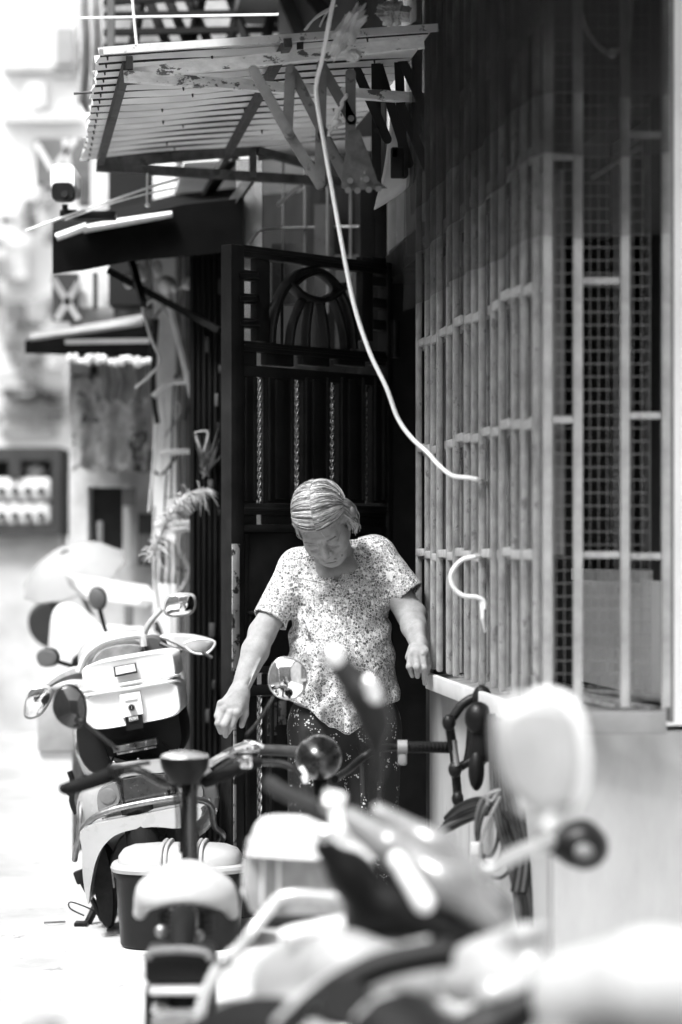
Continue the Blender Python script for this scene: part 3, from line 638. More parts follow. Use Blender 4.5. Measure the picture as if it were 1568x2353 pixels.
nb_ = thing('neighbour_shop', 'pale worn neighbouring shopfront with a dark doorway beyond the scooters', 'shop', P(300, 1800, 11)); nb_.location.z = 0
bm = B(); slab(bm, 352, 300, 447, 1800, 9.6, .4); obj('pillar', bm, mat('pillar_light', .8, .8, var=.25, vs=2.5), nb_)
bm = B(); slab(bm, 404, 300, 412, 1800, 9.56, .05); obj('pipe', bm, mat('pipe_mid', .25, .6), nb_)
bm = B(); slab(bm, 424, 300, 438, 1800, 9.55, .05); obj('pipe', bm, mat('pipe_dark', .12, .6), nb_)
for x0, y0, x1, y1, v in ((160, 560, 202, 1760, .62), (282, 560, 352, 1760, .58), (202, 560, 282, 1118, .6), (202, 1272, 282, 1760, .55)):
    bm = B(); slab(bm, x0, y0, x1, y1, 11, .3); obj('wall', bm, mat('front_wall_%d' % int(v*100), v, .8, var=.4, vs=3, spots=(.12, 2.2, .6)), nb_)
bm = B(); slab(bm, 203, 1120, 281, 1270, 11.2, .1); obj('doorway', bm, inside_m, nb_)
bm = B(); slab(bm, 282, 1112, 300, 1300, 10.9, .06); obj('door_frame', bm, white_paint, nb_)
bm = B(); slab(bm, 230, 1035, 275, 1120, 10.92, .03); obj('notice', bm, mat('notice', .6, .8), nb_)
bm = B(); slab(bm, 318, 1180, 352, 1300, 10.9, .05); obj('panel', bm, mat('panel_dark', .06, .8), nb_)
rp_ = random.Random(44)
for k in range(22):                                              # odd pipes, wires and straps on the pillar and wall
    x = rp_.uniform(345, 440); y = rp_.uniform(600, 1500); v = rp_.choice((.03, .06, .5, .8)); dd = 9.45+rp_.uniform(-.2, .1)
    if k % 3 == 0: q = [(x, y), (x+rp_.uniform(-8, 8), y+rp_.uniform(60, 200)), (x+rp_.uniform(-12, 12), y+rp_.uniform(220, 340))]
    elif k % 3 == 1: q = [(x-20, y), (x+10, y+rp_.uniform(-20, 20)), (x+45, y+rp_.uniform(-30, 30))]
    else: q = [(x, y), (x+rp_.uniform(-30, 30), y+rp_.uniform(20, 60)), (x+rp_.uniform(-40, 40), y+rp_.uniform(80, 140))]
    obj('loose_pipe' if k % 3 == 0 else 'strap', tube(B(), [P(a, b, dd) for a, b in q], rp_.choice((.004, .006, .011)), 7, 4), mat('odd_%d' % int(v*100), v, .6, var=.3), nb_)
for k in range(12):                                              # stains and boards on the worn wall
    x = rp_.uniform(165, 335); y = rp_.uniform(590, 1500); v = rp_.choice((.04, .08, .2, .75))
    bm = B(); slab(bm, x, y, x+rp_.uniform(10, 34), y+rp_.uniform(14, 70), 10.9-.01*k, .03, .004); obj('patch', bm, mat('odd_%d' % int(v*100), v, .6, var=.4), nb_)
def cloth(name, label, cat, pts, d, m, wav=.03, seed=1, ragged=6):          # hanging cloth with folds
    rr = random.Random(seed); (x0, y0), (x1, y1) = pts; bm = B(); nx, nz = 24, 14; g_ = []
    for i in range(nx+1):
        row = []
        for k in range(nz+1):
            x = x0+(x1-x0)*i/nx; y = y0+(y1-y0)*k/nz+ragged*math.sin(i*.9+seed)*(k/nz)
            row.append(bm.verts.new(P(x, y, d)+Vector((0, wav*math.sin(i*.8+seed+.5*math.sin(k*.6))*(.4+k/nz), 0))))
        g_.append(row)
    for a, b in zip(g_[:-1], g_[1:]):
        for k in range(nz): bm.faces.new((a[k], a[k+1], b[k+1], b[k]))
    ex = bmesh.ops.extrude_face_region(bm, geom=list(bm.faces)); bmesh.ops.translate(bm, vec=(0, .003, 0), verts=[v for v in ex['geom'] if isinstance(v, bmesh.types.BMVert)])
    return tag(obj(name, bm, m, sharp=180), label, cat)
cloth('banner', 'mottled grey cloth banner hung on the pale shopfront', 'banner', ((165, 860), (340, 1080)), 10.7, mat('banner_cloth', .55, .9, var=.6, vs=9, spots=(.1, 8, .56)), seed=2)
cloth('plastic_sheet', 'grey plastic sheet sagging under the second canopy', 'sheet', ((238, 825), (345, 925)), 10.4, mat('sag_sheet', .32, .7, var=.4), seed=4)
cloth('rag', 'pale rag hanging beside the shutter column', 'cloth', ((355, 1240), (405, 1340)), 9.3, mat('rag', .55, .9, var=.3), wav=.012, seed=6, ragged=3)
cloth('tattered_cloth', 'pale tattered cloth blowing at the top left beside the roof frame', 'cloth', ((172, -40), (250, 250)), 10.5, mat('tatter', .62, .9, var=.35, vs=8, trans=.3), .08, 7)
c2 = thing('shop_canopy', 'second dark wedge canopy lower down the alley', 'canopy', P(200, 770, 10.3))
bm = B(); loft(bm, [[P(58, 783, 10.0), P(58, 812, 10.0), P(75, 806, 11.5), P(75, 775, 11.5)], [P(350, 752, 10.2), P(350, 822, 10.2), P(350, 815, 11.6), P(330, 730, 11.6)]]); obj('canopy_sheet', bm, mat('canopy_dark', .010), c2)
bm = B(); bar(bm, P(70, 781, 9.97), P(330, 745, 9.97), .02, .012); obj('edge_strip', bm, mat('edge_dull', .10, .8), c2)
bm = B(); bar(bm, P(150, 786, 9.96), P(345, 783, 9.96), .02, .02); obj('edge_strip', bm, mat('edge_grey', .2), c2)
bm = B(); loft(bm, [[P(70, 768, 10.6), P(70, 780, 10.4), P(72, 778, 11.5)], [P(330, 722, 10.6), P(330, 748, 10.4), P(330, 740, 11.5)]]); obj('top_sheet', bm, mat('sheet_light', .22, .7, var=.3), c2)
rf_ = random.Random(31)
for k in range(15):                                              # pale scraps along the canopy's lower edge
    x = 165+k*12.5+rf_.uniform(-4, 4); bm = B(); ell(bm, P(x, 826+rf_.uniform(-4, 8), 9.96), (.012+rf_.uniform(0, .01), .01, .012+rf_.uniform(0, .014)), None, 10, 6); obj('scrap', bm, mat('scrap_pale', .6, .7, var=.5, vs=20), c2)
for k in range(9):
    x = 300+k*27+rf_.uniform(-8, 8); y = 610+rf_.uniform(-8, 40)+k*3; bm = B(); ell(bm, P(x, y, 8.75), (.014+rf_.uniform(0, .012), .012, .014+rf_.uniform(0, .022)), None, 10, 6); obj('scrap', bm, mat('scrap_pale', .6), cn)
win2 = thing('shop_window', 'dark crossed window frame above the second canopy', 'window', P(200, 680, 10.8))
bm = B(); slab(bm, 120, 628, 182, 735, 10.9, .08); obj('dark_pane', bm, inside_m, win2)
for xa, ya, xb, yb in ((122, 640, 182, 735), (182, 650, 130, 735)):
    bm = B(); bar(bm, P(xa, ya, 10.85), P(xb, yb, 10.85), .03, .03); obj('brace', bm, mat('grey_frame', .25), win2)
bm = B(); slab(bm, 182, 628, 262, 706, 10.88, .05); obj('bright_pane', bm, mat('bright_pane', .6, .6, var=.4, vs=3), win2)
bm = B(); slab(bm, 262, 620, 350, 735, 10.9, .08); obj('dark_pane', bm, inside_m, win2)
bm = B(); slab(bm, 214, 625, 224, 710, 10.8, .03); obj('mullion', bm, dark_metal, win2)
pole = thing('leaning_pole', 'pale straight pole leaning beside the shutter column', 'pole', P(445, 920, 9.0))
bm = B(); tube(bm, [P(378, 640, 9.1), P(412, 780, 9.05), P(446, 922, 9.0)], .015, 10); obj('shaft', bm, mat('pole_pale', .85, .5), pole)
bm = B(); ell(bm, P(384, 655, 9.08), (.035, .025, .035)); ell(bm, P(330, 620, 9.0), (.02, .02, .045)); obj('cable_tangle', bm, mat('lump', .6, .6, var=.5, vs=20), pole)
for pts, lab in ((((352, 912), (372, 892), (395, 878), (442, 878)), 'pale bent pipe bracket across the pillar, upper'), (((368, 1042), (400, 1038), (442, 1037)), 'pale pipe bracket on the pillar, middle'), (((355, 1206), (400, 1203), (455, 1200)), 'pale pipe bracket on the pillar, lowest')):
    bm = B(); tube(bm, [P(x, y, 9.2) for x, y in pts], .011, 8, 4); tag(obj('pipe_bracket', bm, mat('pole_pale', .5)), lab, 'pipe')
bm = B(); tube(bm, [P(325, 625, 8.8), P(322, 680, 8.8), P(345, 770, 8.8), P(368, 828, 8.8), P(345, 862, 8.8), P(310, 892, 8.8)], .006, 7, 5); tag(obj('thin_cable', bm, wl), 'thin pale cable bent in a kink in front of the pillar', 'cable')
# dried palm broom
fr = thing('dried_frond', 'dried feathery palm frond leaning against the shutter column', 'palm frond', P(345, 1290, 8.5))
sp = spl([P(344, 1292, 8.5), P(365, 1240, 8.48), P(392, 1180, 8.46), P(425, 1140, 8.45), P(470, 1128, 8.45)], 8)
bm = B(); tube(bm, sp, .006, 7); obj('stem', bm, mat('frond_pale', .55, .8), fr)
bm = B(); rr = random.Random(9)
for i in range(2, len(sp)-1):
    t = (sp[i+1]-sp[i-1]).normalized()
    for s in (-1, -1, -1, 1, 1, 1, 1):
        dvec = (t*rr.uniform(.2, .9)+Vector((s*.5, rr.uniform(-.5, .5), rr.uniform(-.7, .3)))).normalized()
        q = sp[i]+(sp[i+1]-sp[i])*rr.random(); L_ = rr.uniform(.6, 1.2); tube(bm, [q, q+dvec*.03*L_, q+dvec*.055*L_+Vector((0, 0, -.02*L_))], [.0018, .002, .0006], 4)
obj('leaflets', bm, mat('frond_pale', .55), fr).__setitem__('kind', 'stuff')
bt = thing('dried_bouquet', 'dark dried twig bunch hanging on the shutter column', 'dried plant', P(470, 1000, 8.5))
bm = B()
for k in range(26):
    a = P(470+rr.uniform(-12, 12), 1075+rr.uniform(-25, 25), 8.5); b = a+Vector((rr.uniform(-.05, .05), rr.uniform(-.04, .02), rr.uniform(.02, .12))); tube(bm, [a, (a+b)/2+Vector((rr.uniform(-.015, .015), 0, 0)), b], [.004, .003, .001], 4)
obj('twigs', bm, mat('twig', .14, .8, var=.6, vs=30), bt).__setitem__('kind', 'stuff')
bm = B(); tube(bm, [P(447, 995, 8.5), P(470, 990, 8.5), P(478, 1000, 8.5), P(465, 1040, 8.5), P(450, 1000, 8.5)], .004, 6, 4); obj('tie', bm, mat('lump', .6), bt)

# cabinet, umbrella, board, crate further down
cb = thing('display_cabinet', 'dark framed cabinet with two pale drawer rows at the far left', 'cabinet', P(60, 1700, 15)); cb.location.z = 0
for x0, y0, x1, y1 in ((-60, 1028, 140, 1058), (-60, 1206, 140, 1232), (118, 1058, 140, 1206), (20, 1058, 48, 1098)):
    bm = B(); slab(bm, x0, y0, x1, y1, 15, .5); obj('frame', bm, inside_m, cb)
bm = B(); slab(bm, -60, 1058, 118, 1206, 15.35, .1); obj('back_panel', bm, mat('cab_back', .05), cb)
for y0, y1 in ((1098, 1150), (1156, 1206)):
    bm = B(); slab(bm, -60, y0, 116, y1, 15.02, .3, .02); df = obj('drawer', bm, white_paint, cb)
    for x in (4, 35, 65, 95): obj('drawer_hole', disc(B(), P(x, (y0+y1)/2+4, 15.0), (0, -1, 0), .026, .04), inside_m, df)
bm = B(); slab(bm, -60, 1232, 140, 1960, 15.1, .4); obj('lower_cabinet', bm, mat('cab_low', .6, .7, var=.3, vs=2), cb)
bm = B(); ell(bm, P(82, 1080, 15.1), (.07, .06, .05)); tag(obj('round_pot', bm, mat('pot', .3, .4)), 'small grey pot standing on top of the pale drawers', 'pot')
um = thing('parasol', 'pale grey tilted parasol open behind the scooters', 'umbrella', P(185, 1560, 10.2))
ctr = P(150, 1270, 10.2); axv = Vector((-.30, -.42, .85)).normalized(); ux = axv.cross(Vector((0, 1, 0))).normalized(); uy = axv.cross(ux)
bm = B(); rings = []
for q, hgt in ((.02, .0), (.10, -.015), (.17, -.05), (.235, -.11)):
    rings.append([ctr+axv*hgt*1.0+(ux*math.cos(a)+uy*math.sin(a))*q*(1-.06*(i % 2 == 0 and q > .2)) for i, a in enumerate([2*math.pi*k/24 for k in range(24)])])
loft(bm, rings, False); ex = bmesh.ops.extrude_face_region(bm, geom=list(bm.faces)); bmesh.ops.translate(bm, vec=axv*.004, verts=[v for v in ex['geom'] if isinstance(v, bmesh.types.BMVert)])
obj('canopy', bm, mat('parasol_cloth', .3, .8, var=.1), um)
bm = B(); tube(bm, [ctr, ctr-axv*.75], .012, 8); obj('pole', bm, steel, um)
tag(obj('white_board', pillow(B(), [P(x, y, 9.85) for x, y in ((152, 1318), (340, 1345), (362, 1380), (340, 1397), (200, 1378), (160, 1345))], (0, 1, 0), .25), white_paint), 'bright white folded board lying tilted behind the scooters', 'board')
tag(obj('dark_bag', pillow(B(), loop_pts([P(x, y, 11.5) for x, y in ((80, 1395), (125, 1372), (142, 1420), (130, 1490), (84, 1470), (68, 1430))], 3), (0, 1, 0), .3), mat('bag_dark', .03, .7)), 'dark bag slumped below the parasol', 'bag')
for i, (x0, y0, x1, y1, v) in enumerate(((-10, 1290, 34, 1500, .03), (46, 1240, 66, 1480, .25), (-40, 1400, 90, 1505, .03))):
    tag(obj('bundle', pillow(B(), [P(x, y, 19) for x, y in ((x0, y0), (x1, y0), (x1, y1), (x0, y1))], (0, 1, 0), .3, inset=.1), mat('clut%d' % i, v, .8, var=.5, vs=2)), ('dark tall bundle standing at the far left edge', 'pale upright post by the far cabinet', 'low dark stack on the ground at the far left')[i], 'bundle')
cr = thing('grey_crate', 'blurred light grey crate standing on the ground behind the white scooter', 'crate', P(128, 1960, 9.2)); cr.location.z = 0
bm = B(); slab(bm, 86, 1580, 172, 1728, 9.1, .3, .01); obj('crate_body', bm, mat('crate_grey', .4, .7), cr)
bm = B(); slab(bm, 84, 1570, 174, 1584, 9.08, .34, .006); obj('crate_rim', bm, mat('crate_rim', .6, .7), cr)
bm = B(); slab(bm, 92, 1728, 166, 1960, 9.12, .26); obj('crate_stand', bm, white_paint, cr)

fb = thing('apartment_building', 'bleached white apartment facade closing the alley at the far left', 'building', P(60, 1500, 30)); fb.location.z = 0
bm = B(); slab(bm, -900, -900, 420, 1480, 30, 2); obj('wall', bm, mat('far_white', .55, .8, var=.1, vs=.4), fb)
for x0, y0, x1, y1, v in ((62, 190, 100, 245, .5), (0, 262, 190, 275, .45), (10, 560, 60, 640, .5), (125, 60, 172, 170, .2), (80, 320, 175, 395, .12), (85, 395, 120, 470, .2), (0, 890, 150, 905, .16), (0, 930, 160, 948, .2), (0, 700, 50, 790, .4), (0, 985, 130, 1000, .18), (20, 815, 110, 822, .2), (0, 150, 190, 160, .3)):
    bm = B(); slab(bm, x0, y0, x1, y1, 29.8, .3); obj('window' if v < .3 else 'ledge', bm, mat('far_%d' % int(v*100), v, .7, var=.2), fb)
rw_ = random.Random(12)
for k in range(26):
    x0 = rw_.uniform(-40, 110); y0 = rw_.uniform(430, 1010); ww = rw_.uniform(14, 60); hh = rw_.choice((8, 14, 30, 50)); v = rw_.choice((.05, .1, .2, .3))
    bm = B(); slab(bm, x0, y0, x0+ww, y0+hh, 29.75-.01*k, .2); obj('shutter' if hh > 20 else 'ledge', bm, mat('farb_%d' % int(v*100), v, .7, var=.3), fb)
for q in ((85, 330, 120, 390), (175, 320, 130, 380), (150, 320, 160, 400)):
    bm = B(); bar(bm, P(q[0], q[1], 12.5), P(q[2], q[3], 12.5), .03, .03); tag(obj('slanted_rod', bm, mat('far_50', .5)), {85: 'pale rod slanting right above the camera', 175: 'pale rod slanting left above the camera', 150: 'near upright pale rod above the camera'}[q[0]], 'rod')
bm = B(); slab(bm, 84, 318, 210, 420, 12.8, .1); tag(obj('balcony_screen', bm, mat('balc', .1, .8, var=.6, vs=3)), 'dark balcony screen on the alley above the security camera', 'screen')
bm = B(); slab(bm, 180, 395, 245, 470, 12.6, .1); slab(bm, 100, 420, 180, 432, 12.6, .1); tag(obj('balcony_box', bm, mat('balc2', .14, .8, var=.6, vs=3)), 'dark box unit right of the security camera', 'box')
fs = thing('wall', 'tall grey wall strip rising behind the awning at the left', 'wall', P(210, 1700, 11.4)); fs.location.z = 0
bm = B(); slab(bm, 208, -400, 260, 625, 11.6, .5); obj('wall', bm, mat('strip', .42, .8, var=.4, vs=2), fs)
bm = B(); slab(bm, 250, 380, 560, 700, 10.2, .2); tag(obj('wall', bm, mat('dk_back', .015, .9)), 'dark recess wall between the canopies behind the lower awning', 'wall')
# ================================================================ THE WOMAN: bodies grown as one surface from a distance field
class Grid:
    def __init__(s, lo, hi, h):
        s.lo = np.array(lo, float); s.h = h; s.n = np.ceil((np.array(hi)-s.lo)/h).astype(int)+1; s.f = np.full(s.n, .2, np.float32)
    def sl(s, lo, hi):
        a = np.clip(np.floor((np.array(lo)-s.lo)/s.h).astype(int), 0, s.n); b = np.clip(np.ceil((np.array(hi)-s.lo)/s.h).astype(int)+1, 0, s.n)
        sl = tuple(slice(i, j) for i, j in zip(a, b))
        pts = [(s.lo[k]+s.h*np.arange(a[k], b[k])).astype(np.float32).reshape([-1 if q == k else 1 for q in range(3)]) for k in range(3)]
        return sl, pts
    def put(s, dfun, lo, hi, k=0.0, op='add', pad=0.03):
        lo = np.array(lo)-pad-k; hi = np.array(hi)+pad+k; sl, (X, Y, Z) = s.sl(lo, hi)
        if min(x.size for x in (X, Y, Z)) == 0: return
        d = dfun(X, Y, Z).astype(np.float32); f = s.f[sl]
        if op == 'sub': d = -d; m = np.maximum(f, d); sg = 1
        else: m = np.minimum(f, d); sg = -1
        if k > 0: hh = np.maximum(k-np.abs(f-d), 0)/k; m = m+sg*hh*hh*k*.25
        s.f[sl] = m
    def cone(s, a, b, ra, rb, k=.01, op='add'):
        a = np.array(a, float); b = np.array(b, float); ba = b-a; L2 = ba.dot(ba)+1e-9
        def fn(X, Y, Z):
            t = np.clip(((X-a[0])*ba[0]+(Y-a[1])*ba[1]+(Z-a[2])*ba[2])/L2, 0, 1)
            return np.sqrt((X-a[0]-t*ba[0])**2+(Y-a[1]-t*ba[1])**2+(Z-a[2]-t*ba[2])**2)-(ra+(rb-ra)*t)
        m = max(ra, rb); s.put(fn, np.minimum(a, b)-m, np.maximum(a, b)+m, k, op)
    def ell(s, c, r, rot=None, k=.01, op='add'):
        c = np.array(c, float); r = np.array(r, float); M = np.array(rot.transposed()) if rot is not None else np.eye(3)
        def fn(X, Y, Z):
            x, y, z = X-c[0], Y-c[1], Z-c[2]; q = [(M[i][0]*x+M[i][1]*y+M[i][2]*z) for i in range(3)]
            k0 = np.sqrt((q[0]/r[0])**2+(q[1]/r[1])**2+(q[2]/r[2])**2); k1 = np.sqrt((q[0]/r[0]**2)**2+(q[1]/r[1]**2)**2+(q[2]/r[2]**2)**2)+1e-6
            return k0*(k0-1)/k1
        m = r.max(); s.put(fn, c-m, c+m, k, op)
    def mesh(s):
        f = s.f; sg = f < 0
        nx, ny, nz = f.shape; cnt = np.zeros((nx-1, ny-1, nz-1), np.int8); offs = [(i, j, k) for i in (0, 1) for j in (0, 1) for k in (0, 1)]
        for i, j, k in offs: cnt += sg[i:nx-1+i, j:ny-1+j, k:nz-1+k]
        idx = np.argwhere((cnt > 0) & (cnt < 8)); ids = np.full(cnt.shape, -1, np.int32); ids[tuple(idx.T)] = np.arange(len(idx))
        val = np.stack([f[idx[:, 0]+i, idx[:, 1]+j, idx[:, 2]+k] for i, j, k in offs], 1); O = np.array(offs, float)
        acc = np.zeros((len(idx), 3)); num = np.zeros(len(idx))
        for p in range(8):
            for q in range(p+1, 8):
                if np.abs(O[p]-O[q]).sum() != 1: continue
                a, b = val[:, p], val[:, q]; m = (a < 0) != (b < 0); t = np.where(m, a/np.where(m, a-b, 1), 0)
                acc += (O[p]+(O[q]-O[p])*t[:, None])*m[:, None]; num += m
        V = s.lo+s.h*(idx+acc/num[:, None]); faces = []
        for ax in range(3):
            a1, a2 = [q for q in range(3) if q != ax]
            A0 = [slice(1, -1)]*3; A1 = [slice(1, -1)]*3; A0[ax] = slice(0, -1); A1[ax] = slice(1, None)
            u, w = sg[tuple(A0)], sg[tuple(A1)]; e = np.argwhere(u != w); flip = u[tuple(e.T)]
            base = e.copy(); base[:, a1] += 1; base[:, a2] += 1; q = []
            for d1, d2 in ((1, 1), (0, 1), (0, 0), (1, 0)):
                c = base.copy(); c[:, a1] -= d1; c[:, a2] -= d2; q.append(ids[tuple(c.T)])
            q = np.stack(q, 1); fl = flip if ax != 1 else ~flip; q[~fl] = q[~fl][:, ::-1]; faces.append(q)
        return V, np.concatenate(faces)
def w(x, y, d=6.77): return np.array(P(x, y, d))
D0 = 6.77
# head frame
HC = Vector(P(742, 1199, 6.71)); HS = .895
HR = Matrix.Rotation(R(-11), 3, 'Y') @ Matrix.Rotation(R(-15), 3, 'Z') @ Matrix.Rotation(R(49), 3, 'X')
def h(x, y, z): return np.array(HC+HR @ (Vector((x, y, z))*HS))
def he(r): return tuple(q*HS for q in r)

def head(G):
    E = lambda c, r, k=.02, op='add', rot=None: G.ell(h(*c), he(r), HR @ rot if rot is not None else HR, k, op)
    C = lambda a, b, ra, rb, k=.01, op='add': G.cone(h(*a), h(*b), ra*HS, rb*HS, k, op)
    E((0, .015, .03), (.074, .092, .084)); E((0, -.045, -.045), (.056, .046, .07), .03)
    E((0, -.035, -.02), (.066, .05, .06), .02)
    for s in (-1, 1):
        E((s*.043, -.055, -.042), (.024, .026, .027), .02); C((s*.05, -.01, -.06), (s*.02, -.07, -.1), .02, .016, .02)
        E((s*.030, -.066, -.088), (.015, .016, .018), .016)                                                 # jowl
    E((0, -.077, -.105), (.02, .017, .016), .02)
    C((-.042, -.073, .012), (0, -.084, .006), .008, .010, .014); C((.042, -.073, .012), (0, -.084, .006), .008, .010, .014)
    for s in (-1, 1):
        E((s*.032, -.096, -.012), (.019, .016, .0135), .010, 'sub')
        E((s*.032, -.0795, -.012), (.0165, .0125, .0110), .003)                                            # closed lids
        C((s*.017, -.093, -.019), (s*.046, -.083, -.017), .0022, .0018, .003, 'sub')                        # lash line
        C((s*.018, -.091, -.027), (s*.044, -.083, -.030), .0022, .0018, .006, 'sub')                        # bag under the eye
    C((0, -.088, -.004), (0, -.106, -.040), .0085, .0125, .008)
    for s in (-1, 1):
        E((s*.0135, -.098, -.043), (.0095, .010, .008), None or .005)
        E((s*.007, -.103, -.052), (.004, .004, .003), .002, 'sub')
        C((s*.021, -.092, -.042), (s*.036, -.078, -.080), .0026, .0026, .007, 'sub'); C((s*.034, -.080, -.088), (s*.028, -.075, -.106), .0018, .0018, .005, 'sub'); C((s*.050, -.074, -.012), (s*.062, -.058, -.002), .0012, .001, .004, 'sub'); C((s*.050, -.072, -.018), (s*.062, -.055, -.018), .0012, .001, .004, 'sub')
    E((0, -.080, -.068), (.032, .018, .02), .012)                                                           # muzzle
    C((-.020, -.0925, -.0655), (.020, -.0925, -.0655), .0045, .0045, .005); C((-.016, -.0930, -.0775), (.016, -.0930, -.0775), .0055, .0055, .005)
    C((-.026, -.094, -.0715), (.026, -.094, -.0715), .0016, .0016, .003, 'sub'); C((-.014, -.088, -.0875), (.014, -.088, -.0875), .003, .003, .006, 'sub')
    for z, y in ((.028, -.086), (.040, -.083), (.052, -.077)): C((-.03, y+.006, z-.003), (0, y, z), .0015, .0015, .005, 'sub'); C((.03, y+.006, z-.003), (0, y, z), .0015, .0015, .005, 'sub')
    C((-.006, -.097, .006), (-.005, -.093, .02), .0012, .001, .004, 'sub'); C((.006, -.097, .006), (.005, -.093, .02), .0012, .001, .004, 'sub')
    for s in (-1, 1):
        E((s*.073, .002, -.018), (.008, .017, .029), .006, rot=Matrix.Rotation(R(s*18), 3, 'Z')); E((s*.081, -.002, -.014), (.004, .009, .016), .003, 'sub'); E((s*.073, -.004, -.046), (.006, .008, .009), .004)

# joints
RS, RE, RWR = w(682, 1310, 6.86), w(603, 1455, 6.78), w(549, 1592, 6.68)
LS, LE, LW = w(866, 1286, 6.88), w(944, 1412, 6.83), w(966, 1490, 6.69)
def body(G):
    G.cone(h(0, .03, -.02), w(772, 1300, 6.86), .040, .050, .02)
    G.ell(w(778, 1370, 6.88), (.135, .09, .12), None, .04); G.ell(w(785, 1520, 6.87), (.13, .115, .14), None, .05); G.ell(w(790, 1630, 6.90), (.145, .12, .1), None, .05)
    G.cone(RS, LS, .040, .040, .04); G.cone(w(755, 1315, 6.80), w(800, 1310, 6.81), .026, .026, .03)
    # right arm (left in the picture)
    G.cone(RS, RE, .045, .036, .02); G.ell(RE+np.array((-.004, .01, 0)), (.034, .032, .036), None, .015)
    m = RE+(RWR-RE)*.3; G.cone(RE, m, .035, .0375, .012); G.cone(m, RWR, .0375, .0235, .012); G.ell(RWR+np.array((-.017, .008, .004)), (.008, .008, .010), None, .01)
    for a, b, r in (((590, 1520), (556, 1580), .0022), ((598, 1515), (572, 1575), .002), ((560, 1545), (543, 1585), .002)): G.cone(w(*a, 6.712), w(*b, 6.663), r, r, .008)
    pk = w(530, 1625, 6.655)
    G.cone(RWR, pk, .0235, .027, .016); G.cone(w(545, 1595, 6.67), w(513, 1620, 6.655), .018, .013, .014); G.cone(w(558, 1592, 6.67), w(546, 1636, 6.645), .016, .015, .014)
    fing = (((508, 1617, 6.65), (500, 1645, 6.635), (501, 1656, 6.645), .0092), ((515, 1630, 6.642), (502, 1662, 6.62), (508, 1682, 6.635), .0100), ((531, 1638, 6.637), (517, 1666, 6.615), (519, 1690, 6.632), .0102), ((545, 1638, 6.637), (532, 1668, 6.63), (523, 1684, 6.66), .0098))
    for a, b, c, r in fing: G.cone(w(*a), w(*b), r*1.12, r, .007); G.ell(w(*a)+np.array((0, -.006, 0)), (r, r, r), None, .006); G.cone(w(*b), w(*c), r, r*.78, .003)
    for a, b in (((509, 1618), (540, 1588)), ((517, 1630), (545, 1590)), ((531, 1637), (550, 1592))): G.cone(w(*a, 6.640), w(*b, 6.655), .0024, .002, .008)
    G.cone(w(560, 1600, 6.67), w(563, 1640, 6.665), .016, .0112, .01); G.cone(w(563, 1640, 6.665), w(556, 1667, 6.65), .0108, .0082, .004)
    # left arm (right in the picture), hand set on the ledge
    G.cone(LS, LE, .047, .039, .02); G.ell(LE+np.array((.012, 0, -.006)), (.034, .034, .036), None, .02)
    m = LE+(LW-LE)*.35; G.cone(LE, m, .037, .036, .014); G.cone(m, LW, .036, .0235, .012); G.cone(w(962, 1440, 6.74), w(968, 1482, 6.67), .016, .013, .012)
    G.cone(LW, w(960, 1508, 6.655), .0235, .022, .014); G.cone(w(951, 1500, 6.65), w(976, 1496, 6.65), .0135, .0135, .012)
    fl = (((944, 1508, 6.65), (941, 1532, 6.635), (948, 1553, 6.65), .0086), ((957, 1508, 6.642), (959, 1533, 6.622), (960, 1554, 6.64), .0098), ((972, 1502, 6.642), (975, 1535, 6.63), (977, 1570, 6.65), .0094), ((982, 1503, 6.66), (984, 1530, 6.66), (982, 1548, 6.68), .0088))
    for a, b, c, r in fl: G.cone(w(*a), w(*b), r*1.1, r, .006); G.ell(w(*b)+np.array((0, -.002, 0)), (r*1.08,)*3, None, .003); G.cone(w(*b), w(*c), r, r*.76, .003)
    G.cone(w(950, 1490, 6.67), w(941, 1510, 6.665), .015, .012, .008); G.cone(w(978, 1500, 6.69), w(990, 1530, 6.70), .013, .009, .006)
    for a, b in (((958, 1508), (963, 1488)), ((972, 1502), (970, 1486))): G.cone(w(*a, 6.632), w(*b, 6.665), .002, .002, .007)

person = thing('person', 'elderly woman in a leaf print blouse stepping out of the doorway looking down', 'person', (w(785, 1600)[0], 6.87, 0))
G = Grid((-.37, 6.52, .55), (.29, 7.05, 1.36), .0026); body(G); V1, F1 = G.mesh()
G = Grid((-.2, 6.6, -.01), (.2, 7.1, .62), .007)
lg = ((w(735, 1690, 6.9), w(727, 1950, 6.84), w(722, 2140, 6.9)), (w(850, 1690, 6.92), w(848, 1950, 6.94), w(848, 2140, 7.0)))
for a, k, an in lg:
    G.cone(a, k, .075, .048, .03); G.cone(k, an, .046, .030, .02); G.cone((an[0], an[1]+.01, .035), (an[0]-.01, an[1]-.14, .028), .033, .026, .02)
G.ell(w(790, 1650, 6.91), (.135, .11, .09), None, .05); V2, F2 = G.mesh()
G = Grid(h(0, 0, 0)-np.array((.125, .15, .19)), h(0, 0, 0)+np.array((.135, .20, .15)), .0015); head(G); G.cone(h(0, .035, -.05), w(772, 1300, 6.86), .048*HS*1.1, .055, .02); V3, F3 = G.mesh()
V = np.concatenate([V1, V2, V3]); Fc = np.concatenate([F1, F2+len(V1), F3+len(V1)+len(V2)])

def skin_mat():
    m = mat('skin', .275, .68, spec=.3, var=.18, vs=40, bump=.3, bs=260, spots=(.19, 80, .66)); b = m.node_tree.nodes['Principled BSDF']
    b.inputs['Subsurface Weight'].default_value = .06; b.inputs['Subsurface Radius'].default_value = (.01, .01, .01); return m
bodyo = npmesh('body', V, Fc, skin_mat(), person)

